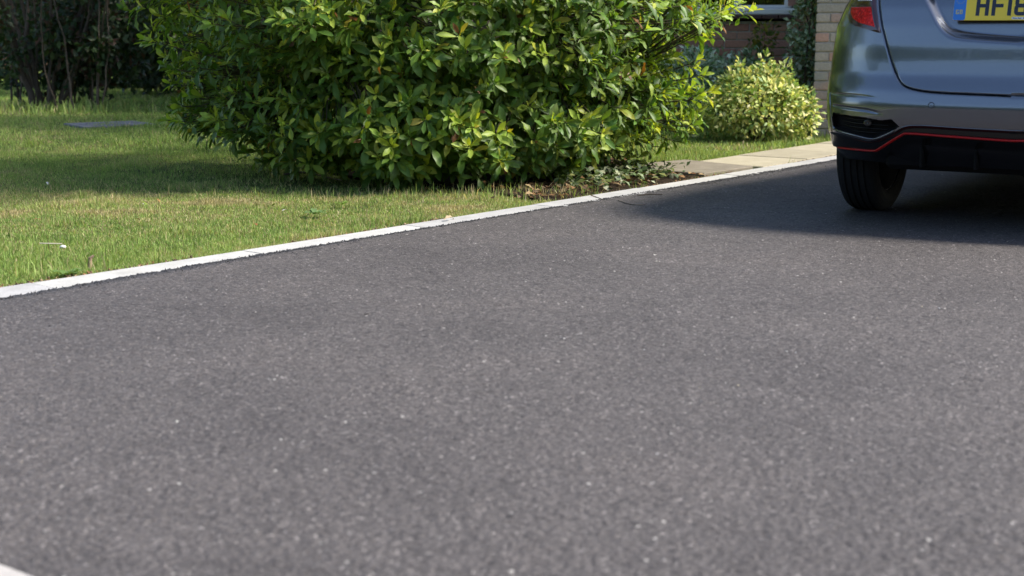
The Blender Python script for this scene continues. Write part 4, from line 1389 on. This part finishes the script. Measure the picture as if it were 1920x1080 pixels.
def sm(pl, n=8):
    """rounded polyline"""
    P = np.array(pl, float)
    for _ in range(2):
        Q = [P[0]]
        for a, b in zip(P[:-1], P[1:]):
            Q += [a * .75 + b * .25, a * .25 + b * .75]
        Q.append(P[-1]); P = np.array(Q)
    return P
def met(pl):
    return [(a * ARC, b) for a, b in pl]
SEAM_S, LINEA_S, REDL_S, LIP_S = [sm(k) for k in (SEAM, LINEA, REDL, LIP)]
tail_poly = met([tuple(p) for p in SEAM_S] + [(0.0, 1.2), (0.62, 1.2)])
in_poly_rec = met(REC_IN + [(0.0, 1.2), (0.46, 1.2)])
out_poly_rec = met(REC_OUT + [(0.0, 1.2), (0.5, 1.2)])
trim_poly = met([tuple(p) for p in LINEA_S] + [(0.0, 0.1), (1.0, 0.1)])
red_poly = met([tuple(p) for p in REDL_S] + [(0.0, 0.1), (1.0, 0.1), (1.0, 0.31)])

def disp(u, z):
    """how far the surface is pressed in (metres, along the car)"""
    m = u * ARC
    d = 0.014 * np.exp(-(poly_dist(m, z, met(SEAM_S)) / 0.0032) ** 2)
    ino = in_poly(m, z, out_poly_rec); ini = in_poly(m, z, in_poly_rec)
    di, do = poly_dist(m, z, met(sm(REC_IN))), poly_dist(m, z, met(sm(REC_OUT)))
    f = np.where(ini, 1.0, np.where(ino, do / (do + di + 1e-9), 0.0))
    d = d + 0.034 * sstep(0.0, 1.0, f)
    dp = poly_dist(m, z, met(POCKET + POCKET[:1]))
    d = d + np.where(in_poly(m, z, met(POCKET)), 0.045 * sstep(0, 0.016, dp), 0)
    fade = sstep(0.45, 0.60, u)
    d = d + 0.007 * np.exp(-(poly_dist(m, z, met(FIN1)) / 0.004) ** 2) * fade
    d = d + 0.008 * np.exp(-(poly_dist(m, z, met(FIN2)) / 0.005) ** 2) * sstep(0.43, 0.5, u)
    tr = in_poly(m, z, trim_poly)
    d = d + np.where(tr, 0.010 * sstep(0, 0.012, poly_dist(m, z, met(LINEA_S))), 0)
    rd = in_poly(m, z, red_poly)
    d = d + np.where(rd, 0.035 * sstep(0, 0.05, poly_dist(m, z, met(REDL_S))), 0)
    return d

def surf(u, z, side=-1, off=0.0, detail=True):
    u = np.asarray(u, float); z = np.asarray(z, float)
    x = WW(z) * CXU(u); y = YR(z) + LC * CYU(u)
    if detail:
        y = y + disp(u, z) * (1 - 0.6 * CYU(u))
    P = np.stack([side * x, y, z], -1)
    if off:
        e = 0.004
        x1, y1 = WW(z) * CXU(u + e), YR(z) + LC * CYU(u + e)
        x0, y0 = WW(z) * CXU(np.maximum(u - e, 0)), YR(z) + LC * CYU(np.maximum(u - e, 0))
        tx, ty = x1 - x0, y1 - y0
        L = np.hypot(tx, ty) + 1e-9
        P = P + np.stack([side * off * ty / L, -off * tx / L, 0 * z], -1)
    return P

def shell(side, nu, nz, z0=.268, z1=1.0):
    u = np.linspace(0, 1, nu); z = np.linspace(z0, z1, nz)
    U, Z = np.meshgrid(u, z)
    P = surf(U, Z, side).reshape(-1, 3)
    i, j = np.meshgrid(np.arange(nz - 1), np.arange(nu - 1), indexing='ij')
    F = np.stack([i * nu + j, i * nu + j + 1, (i + 1) * nu + j + 1, (i + 1) * nu + j], -1).reshape(-1, 4)
    if side > 0:
        F = F[:, ::-1]
    fu = (U[:-1, :-1] + U[1:, 1:]).reshape(-1) / 2; fz = (Z[:-1, :-1] + Z[1:, 1:]).reshape(-1) / 2
    fm = fu * ARC
    tail = in_poly(fm, fz, tail_poly)
    trim = in_poly(fm, fz, trim_poly)
    pock = in_poly(fm, fz, met(POCKET))
    # wheel arch
    fy = P[F].mean(1)[:, 1]
    arch = ((fy - .64) ** 2 + (fz - .305) ** 2 < .335 ** 2) & (fu > .62)
    keep = ~arch
    return P, F, tail & keep, trim & keep & ~tail, pock & keep, keep

def sub(P, F, m):
    Fm = F[m]
    idx, inv = np.unique(Fm, return_inverse=True)
    return P[idx], inv.reshape(Fm.shape)

tg, bp, tmv, pk = [], [], [], []
for side, nu, nz in ((-1, 390, 270), (1, 150, 100)):
    P, F, tail, trim, pock, keep = shell(side, nu, nz)
    for acc, m in ((tg, tail), (tmv, trim & ~pock), (pk, pock), (bp, keep & ~tail & ~trim & ~pock)):
        acc.append(sub(P, F, m))
def joined(parts):
    V, F, off = [], [], 0
    for v, f in parts:
        V.append(v); F.append(f + off); off += len(v)
    return np.concatenate(V), np.concatenate(F)
tailgate = obj('tailgate', mesh_np('tailgate', *joined(tg)), M['paint'], car)
bumper = obj('rear_bumper', mesh_np('rear_bumper', *joined(bp)), M['paint'], car)
obj('lower_trim', mesh_np('lower_trim', *joined(tmv)), M['black_gloss'], bumper)
for side, pr in ((0, pk[0]), (1, pk[1])):
    obj('bumper_vent', mesh_np('bumper_vent', *pr), M['black_plastic'], bumper)

def bead(pl, width, off, height, side=-1, n=160, detail=True):
    P = np.array(pl, float)
    s = np.concatenate([[0], np.cumsum(np.hypot(np.diff(P[:, 0]) * ARC, np.diff(P[:, 1])))])
    t = np.linspace(0, s[-1], n)
    uu = np.interp(t, s, P[:, 0]); zz = np.interp(t, s, P[:, 1])
    du, dz = np.gradient(uu * ARC), np.gradient(zz)
    L = np.hypot(du, dz) + 1e-9
    nu_, nz_ = -dz / L, du / L
    rows = []
    for k in np.linspace(-1, 1, 7):
        hgt = off + height * math.sqrt(max(0, 1 - k * k))
        U = np.clip(uu + nu_ * k * width / 2 / ARC, 0, 1); Z = zz + nz_ * k * width / 2
        rows.append(surf(U, Z, side, 1e-6 + hgt, False))
    V = np.stack(rows, 1).reshape(-1, 3)
    i, j = np.meshgrid(np.arange(n - 1), np.arange(6), indexing='ij')
    F = np.stack([i * 7 + j, i * 7 + j + 1, (i + 1) * 7 + j + 1, (i + 1) * 7 + j], -1).reshape(-1, 4)
    return V, (F if side > 0 else F[:, ::-1])

for side in (-1, 1):
    v, f = bead(REDL_S, 0.0105, -0.012, 0.013, side)
    obj('red_strip', mesh_np('red_strip', v, f), M['red_trim'], bumper)
    v, f = bead(LIP_S, 0.011, -0.004, 0.007, side)
    obj('vent_surround', mesh_np('vent_surround', v, f), M['paint'], bumper)
    v, f = bead([p for p in LINEA_S if p[0] < 0.375], 0.006, -0.004, 0.006, side)
    obj('trim_edge', mesh_np('trim_edge', v, f), M['paint'], bumper)
    v, f = bead(SEAM_S, 0.0042, -0.0115, 0.0005, side)
    obj('shut_line', mesh_np('shut_line', v, f), M['black_plastic'], tailgate)
    # parking sensor
    for (u0, z0) in ((0.2589, 0.525),):
        a = np.linspace(0, 2 * math.pi, 25)[:-1]
        ring = []
        for rr_, oo in ((0.0115, -0.001), (0.0105, 0.0012), (0.0095, 0.0012), (0.0088, -0.0015), (0.0, 0.0008)):
            ring.append(surf(u0 + rr_ * np.cos(a) / ARC, z0 + rr_ * np.sin(a), side, 1e-6 + oo, False))
        V = np.stack(ring, 0).reshape(-1, 3)
        F = [(i * 24 + j, i * 24 + (j + 1) % 24, (i + 1) * 24 + (j + 1) % 24, (i + 1) * 24 + j) for i in range(4) for j in range(24)]
        me = mesh_np('parking_sensor', V, F); bm_fix(me)
        obj('parking_sensor', me, M['paint'], bumper)
        obj('sensor_gap', mesh_np('sensor_gap', np.stack([surf(u0 + rr_ * np.cos(a) / ARC, z0 + rr_ * np.sin(a), side, 0.0012, False) for rr_ in (0.0125, 0.0110)], 0).reshape(-1, 3), [(j, (j + 1) % 24, 24 + (j + 1) % 24, 24 + j) for j in range(24)]), M['black_plastic'], bumper)
    # fog lamp in the vent
    c = surf(np.array(0.5064), np.array(0.4403), side, 0, True)
    mb = MB().lathe([(0.0, 0.0), (-0.004, 0.010), (0.0, 0.018), (0.02, 0.020)], 20, 'y', (float(c[0]), float(c[1]) - 0.012, float(c[2])))
    mb.build('fog_lamp', M['clear_lens'] if False else M['dark_glass'], bumper, True)
    for q in range(4):
        z_ = 0.400 + q * 0.017
        v, f = bead([(0.655, z_ + .006), (0.58, z_), (0.43 if q else 0.47, z_ - .002)], 0.004, -0.032, 0.004, side, 40)
        obj('vent_slat', mesh_np('vent_slat', v, f), M['black_gloss'], bumper)
    # tail light: follows the shut line on its inner side
    zs = np.linspace(0.812, 1.20, 90)
    sp = np.array(SEAM); so = np.argsort(sp[:, 1])
    uR = np.interp(zs, np.append(sp[so, 1], 1.25), np.append(sp[so, 0], 0.70)) + 0.010
    uL = np.interp(zs, [.813, .827, .841, .858, .884, .92, .9645, 1.05, 1.20], [.490, .540, .604, .645, .678, .698, .708, .735, .76])
    uL = np.maximum(uL, uR + 0.002)
    def patch(ua, ub, z_, off_, n=22, edge=0.006):
        s = np.linspace(0, 1, n)
        U = ua[:, None] * (1 - s) + ub[:, None] * s; Z = np.repeat(z_[:, None], n, 1)
        V_ = surf(U.ravel(), Z.ravel(), side, 1e-6 + 1.0, False); B_ = surf(U.ravel(), Z.ravel(), side, 0, False)
        prof = np.minimum(np.minimum(s, 1 - s)[None, :] * (ub - ua)[:, None] * ARC, np.minimum(np.arange(len(z_)), np.arange(len(z_))[::-1])[:, None] * (z_[1] - z_[0]))
        hgt = off_ * np.sqrt(np.clip(prof / edge, 0, 1)).ravel() - 0.002
        V_ = B_ + (V_ - B_) * hgt[:, None]
        i, j = np.meshgrid(np.arange(len(z_) - 1), np.arange(n - 1), indexing='ij')
        F_ = np.stack([i * n + j, i * n + j + 1, (i + 1) * n + j + 1, (i + 1) * n + j], -1).reshape(-1, 4)
        return V_, (F_ if side < 0 else F_[:, ::-1])
    tl = obj('tail_light', mesh_np('tail_light', *patch(uR, uL, zs, 0.014)), M['lamp_housing'], car)
    def lens(name, mat, za, zb, ia, ib):
        z_ = np.linspace(za, zb, 36)
        a_ = np.interp(z_, zs, uR) + ia; b_ = np.maximum(np.interp(z_ - 0.014, zs, uL) - ib, a_ + 0.002)
        obj(name, mesh_np(name, *patch(a_, b_, z_, 0.0165, 18, 0.004)), M[mat], tl)
    lens('red_lens', 'red_lens', 0.832, 0.923, 0.012, 0.018)
    lens('reverse_lens', 'clear_lens', 0.942, 1.02, 0.010, 0.055)
    lens('brake_lens', 'red_lens', 1.035, 1.18, 0.012, 0.022)

# rest of the body: sides and front to 1.0 m, then the glasshouse
def loop(z, side):
    w, y0, yf = float(WW(z)), float(YR(z)) + LC, float(np.interp(z, CZ, CYF))
    P = []
    ys = np.linspace(y0, yf - 0.7, 34)
    for y in ys:
        P.append((side * w * (1 - 0.012 * ((y - 2) / 2) ** 2 + 0.012 * ((y0 - 2) / 2) ** 2), y, z))
    for a in np.linspace(0, 1, 22)[1:]:
        t = a * math.pi / 2
        P.append((side * w * 0.995 * math.cos(t) ** (2 / 2.6), yf - 0.7 + 0.7 * math.sin(t) ** (2 / 2.6), z))
    return P
for side in (-1, 1):
    zs = np.concatenate([np.linspace(.20, 1.0, 41)])
    G = np.array([loop(z, side) for z in zs])
    nz, nn = G.shape[:2]
    i, j = np.meshgrid(np.arange(nz - 1), np.arange(nn - 1), indexing='ij')
    F = np.stack([i * nn + j, i * nn + j + 1, (i + 1) * nn + j + 1, (i + 1) * nn + j], -1).reshape(-1, 4)
    V = G.reshape(-1, 3)
    c = V[F].mean(1)
    hole = ((c[:, 1] - .64) ** 2 + (c[:, 2] - .305) ** 2 < .335 ** 2) | ((c[:, 1] - 3.17) ** 2 + (c[:, 2] - .305) ** 2 < .335 ** 2)
    sv, sf = sub(V, F, ~hole)
    obj('side_panel', mesh_np('side_panel', sv, sf if side > 0 else sf[:, ::-1]), M['paint'], car)
zs = np.linspace(1.0, 1.52, 27)
G = []
for z in zs:
    left = [tuple(p) for p in surf(np.linspace(0, 1, 40), np.full(40, z), -1, 0, False)] + loop(z, -1)[1:]
    right = [(-p[0], p[1], p[2]) for p in left]
    G.append(left + right[-2:0:-1])
G = np.array(G)
nz, nn = G.shape[:2]
i, j = np.meshgrid(np.arange(nz - 1), np.arange(nn), indexing='ij')
j2 = (j + 1) % nn
F = np.stack([i * nn + j, i * nn + j2, (i + 1) * nn + j2, (i + 1) * nn + j], -1).reshape(-1, 4)
V = G.reshape(-1, 3)
c = V[F].mean(1)
w = np.interp(c[:, 2], _zz, _ws)
zin = (c[:, 2] > 1.06) & (c[:, 2] < 1.42)
rear = zin & (np.abs(c[:, 0]) < w * .82) & (c[:, 1] < 1.0)
frnt = zin & (np.abs(c[:, 0]) < w * .86) & (c[:, 1] > np.interp(c[:, 2], CZ, CYF) - .5)
sidew = (c[:, 2] > 1.03) & (c[:, 2] < 1.40) & (np.abs(c[:, 0]) > w * .95) & (c[:, 1] > .75) & (c[:, 1] < np.interp(c[:, 2], CZ, CYF) - .75) & (np.abs(c[:, 1] - 1.55) > .05)
glass = rear | frnt | sidew
top_c = len(V)
body_f = F[~glass]
cap = [tuple((nz - 1) * nn + q for q in range(nn))]
v_, f_ = sub(V, F, ~glass)
me = mesh_np('upper_body', v_, f_)
obj('upper_body', me, M['paint'], car)
obj('roof', mesh_np('roof', V[(nz - 1) * nn:], [tuple(range(nn))], None, False), M['paint'], car)
for nm, m in (('rear_window', rear), ('windscreen', frnt), ('side_window', sidew & (c[:, 0] < 0)), ('side_window', sidew & (c[:, 0] > 0))):
    obj(nm, mesh_np(nm, *sub(V, F, m)), M['dark_glass'], car)

# underside, axle, silencer
und = MB()
und.box((0, 2.05, .33), (1.30, 3.6, .10), .02)
und.box((0, .42, .345), (1.10, .40, .12), .03)
und.build('underbody', M['black_plastic'], car)
ax = MB().lathe([(-.66, 0), (-.66, .045), (.66, .045), (.66, 0)], 16, 'x', (0, .66, .27))
ax.build('rear_axle', M['black_plastic'], car, True)
sl = MB().lathe([(-.30, 0), (-.30, .06), (-.26, .085), (.26, .085), (.30, .06), (.30, 0)], 20, 'x', (.28, .34, .285))
sl.build('silencer', M['black_plastic'], car, True)
for x in (-.36, -.14, .14, .36):
    MB().box((x, .075, .305), (.010, .09, .085), .004).build('diffuser_fin', M['black_plastic'], bumper)
MB().box((0, .15, .31), (1.06, .10, .13), .02).build('diffuser', M['black_plastic'], bumper)
for sx in (-1, 1):
    for wy_ in (.64, 3.17):
        a = np.linspace(.02, math.pi - .02, 30)
        V = []
        for q in (sx * .81, sx * .56):
            V += [(q, wy_ + .336 * math.cos(t), .305 + .336 * math.sin(t)) for t in a]
        F = [(k, k + 1, k + 31, k + 30) for k in range(29)] + [tuple(range(30, 60))]
        MB().add(V, F).build('wheel_arch', M['black_plastic'], car)

# wheels
def wheel(x, y):
    w = obj('wheel', None, None, car)
    w.location = (x, y, .303)
    hw = .0925
    prof = [(-.075, .208), (-.086, .225), (-hw, .252), (-.089, .275), (-.080, .291), (-.066, .2995)]
    for gx in (-.045, -.015, .015, .045):
        prof += [(gx - .0045, .3025), (gx - .004, .2955), (gx + .004, .2955), (gx + .0045, .3025)]
    prof += [(.066, .2995), (.080, .291), (.089, .275), (hw, .252), (.086, .225), (.075, .208)]
    MB().lathe(prof, 72, 'x').build('tyre', M['rubber'], w, False)
    s = -1 if x < 0 else 1
    MB().lathe([(-s * .068, .0), (-s * .068, .205), (-s * .05, .2055), (-s * .05, 0)], 36, 'x').build('brake_drum', M['black_plastic'], w, True)
    rim = MB().lathe([(-.07, .209), (-.06, .19), (.06, .19), (.07, .209)], 40, 'x')
    rim.lathe([(s * .05, 0), (s * .055, .03), (s * .045, .06), (s * .03, .065)], 24, 'x')
    for k in range(7):
        t = k * 2 * math.pi / 7
        rim.box((s * .045, .125 * math.cos(t), .125 * math.sin(t)), (.02, .15, .035), .006, M=Matrix.Rotation(t, 3, 'X'))
    rim.build('rim', M['alloy'], w)
for x in (-.7375, .7375):
    for y in (.64, 3.17):
        wheel(x, y)

# number plate
plate = obj('number_plate', None, None, car)
plate.location = (0, 0.034, 0.862)
plate.rotation_euler = (R(-13), 0, 0)     # plate space: x right, z up, face towards -y
M['plate_yellow'] = simple('plate_yellow', (0.93, 0.66, 0.05), 0.3, spec=0.4)
M['plate_blue'] = simple('plate_blue', (0.03, 0.20, 0.62), 0.3)
M['plate_ink'] = simple('plate_ink', (0.012, 0.016, 0.035), 0.35)
M['plate_white'] = simple('plate_white', (0.75, 0.76, 0.8), 0.4)
M['plate_gold'] = simple('plate_gold', (0.62, 0.52, 0.20), 0.4)
def rrect(x0, x1, z0, z1, r, n=5):
    P = []
    for cx_, cz_, a0 in ((x1 - r, z0 + r, -90), (x1 - r, z1 - r, 0), (x0 + r, z1 - r, 90), (x0 + r, z0 + r, 180)):
        for k in range(n + 1):
            a = R(a0 + 90 * k / n)
            P.append((cx_ + r * math.cos(a), cz_ + r * math.sin(a)))
    return P
def plate_prism(poly, y0, y1, name, mat, parent=plate):
    n = len(poly)
    V = [(x, y0, z) for x, z in poly] + [(x, y1, z) for x, z in poly]
    F = [tuple(range(n)), tuple(range(2 * n - 1, n - 1, -1))] + [(i, n + i, n + (i + 1) % n, (i + 1) % n) for i in range(n)]
    return MB().add(V, F).build(name, mat, parent)
plate_prism(rrect(-.26, .26, 0, .111, .008), -.003, .003, 'backing', M['plate_yellow'])
plate_prism(rrect(-.2595, -.2115, .0005, .1105, .008), -.0036, -.0028, 'blue_band', M['plate_blue'])
gl_, gw_ = .016, .014
def stroke_box(mb, x0, x1, z0, z1, y=-.0036):
    mb.box(((x0 + x1) / 2, y + .0003, (z0 + z1) / 2), (x1 - x0, .0008, z1 - z0))
def letter(name, fn):
    mb = MB(); fn(mb); return mb.build('plate_character', M['plate_ink'], plate, label='character ' + name)
Z0, Z1, SW = .0185, .0975, .0145
def L_H(mb, x):
    stroke_box(mb, x, x + SW, Z0, Z1); stroke_box(mb, x + .05 - SW, x + .05, Z0, Z1); stroke_box(mb, x + SW, x + .05 - SW, .0515, .0655)
def L_F(mb, x):
    stroke_box(mb, x, x + SW, Z0, Z1); stroke_box(mb, x + SW, x + .05, Z1 - SW, Z1); stroke_box(mb, x + SW, x + .044, .0515, .0655)
def L_1(mb, x):
    stroke_box(mb, x, x + SW, Z0, Z1)
def ringp(mb, x0, x1, z0, z1, r, s, y=-.0033):
    o_ = rrect(x0, x1, z0, z1, r, 6); i_ = rrect(x0 + s, x1 - s, z0 + s, z1 - s, max(.002, r - s), 6)
    n = len(o_)
    V = [(x, y - .0004, z) for x, z in o_] + [(x, y - .0004, z) for x, z in i_] + [(x, y + .0004, z) for x, z in o_] + [(x, y + .0004, z) for x, z in i_]
    F = []
    for k in range(n):
        q = (k + 1) % n
        F += [(k, q, n + q, n + k), (k, 2 * n + k, 2 * n + q, q), (n + k, n + q, 3 * n + q, 3 * n + k)]
    mb.add(V, F)
def L_8(mb, x):
    ringp(mb, x, x + .05, Z0, Z0 + .0462, .016, SW); ringp(mb, x + .0015, x + .0485, Z0 + .0330, Z1, .016, SW, -.00325)
X0 = -.1715
letter('H', lambda mb: L_H(mb, X0)); letter('F', lambda mb: L_F(mb, X0 + .061)); letter('1', lambda mb: L_1(mb, X0 + .122)); letter('8', lambda mb: L_8(mb, X0 + .122 + SW + .011))
st = MB()
for k in range(12):
    a = k * math.pi / 6
    st.box((-.2355 + .0155 * math.cos(a), -.0038, .083 + .0155 * math.sin(a)), (.0026, .0006, .0026))
st.build('star_ring', M['plate_gold'], plate)
gb = MB()
def thin(x0, x1, z0, z1): gb.box(((x0 + x1) / 2, -.0038, (z0 + z1) / 2), (x1 - x0, .0006, z1 - z0))
gx, gz, gs = -.2495, .025, .0034
thin(gx, gx + gs, gz, gz + .018); thin(gx + gs, gx + .0115, gz, gz + gs); thin(gx + gs, gx + .0115, gz + .018 - gs, gz + .018); thin(gx + .0115 - gs, gx + .0115, gz + gs, gz + .0095); thin(gx + .006, gx + .0115 - gs, gz + .0070, gz + .0095)
gx = -.2345
thin(gx, gx + gs, gz, gz + .018); thin(gx + gs, gx + .0105, gz, gz + gs); thin(gx + gs, gx + .0105, gz + .018 - gs, gz + .018); thin(gx + gs, gx + .0105, gz + .0078, gz + .0104); thin(gx + .0115 - gs, gx + .0115, gz + .002, gz + .0075); thin(gx + .0115 - gs, gx + .0115, gz + .0105, gz + .016)
gb.build('country_letters', M['plate_gold'], plate)
plate_prism(rrect(-.030, .055, .0035, .0130, .004), -.0036, -.0029, 'dealer_label', M['plate_white'])
dm = MB()
xx = -.026
random.seed(3)
for k in range(24):
    wd = random.uniform(.0014, .0026)
    if k in (6, 12, 13, 19):
        xx += .003; continue
    dm.box((xx + wd / 2, -.0038, .0080 + (0.0006 if k in (0, 7, 14) else 0)), (wd, .0006, .0030 if k not in (0, 7, 14) else .0044))
    xx += wd + .0008
dm.build('dealer_lettering', M['plate_ink'], plate)
#--CAR-END--

SC.cycles.max_bounces = 5
SC.cycles.diffuse_bounces = 2
SC.cycles.adaptive_threshold = 0.02
SC.cycles.glossy_bounces = 3
SC.cycles.transmission_bounces = 5
SC.cycles.transparent_max_bounces = 6
SC.cycles.caustics_reflective = False
SC.cycles.caustics_refractive = False
SC.cycles.use_denoising = True
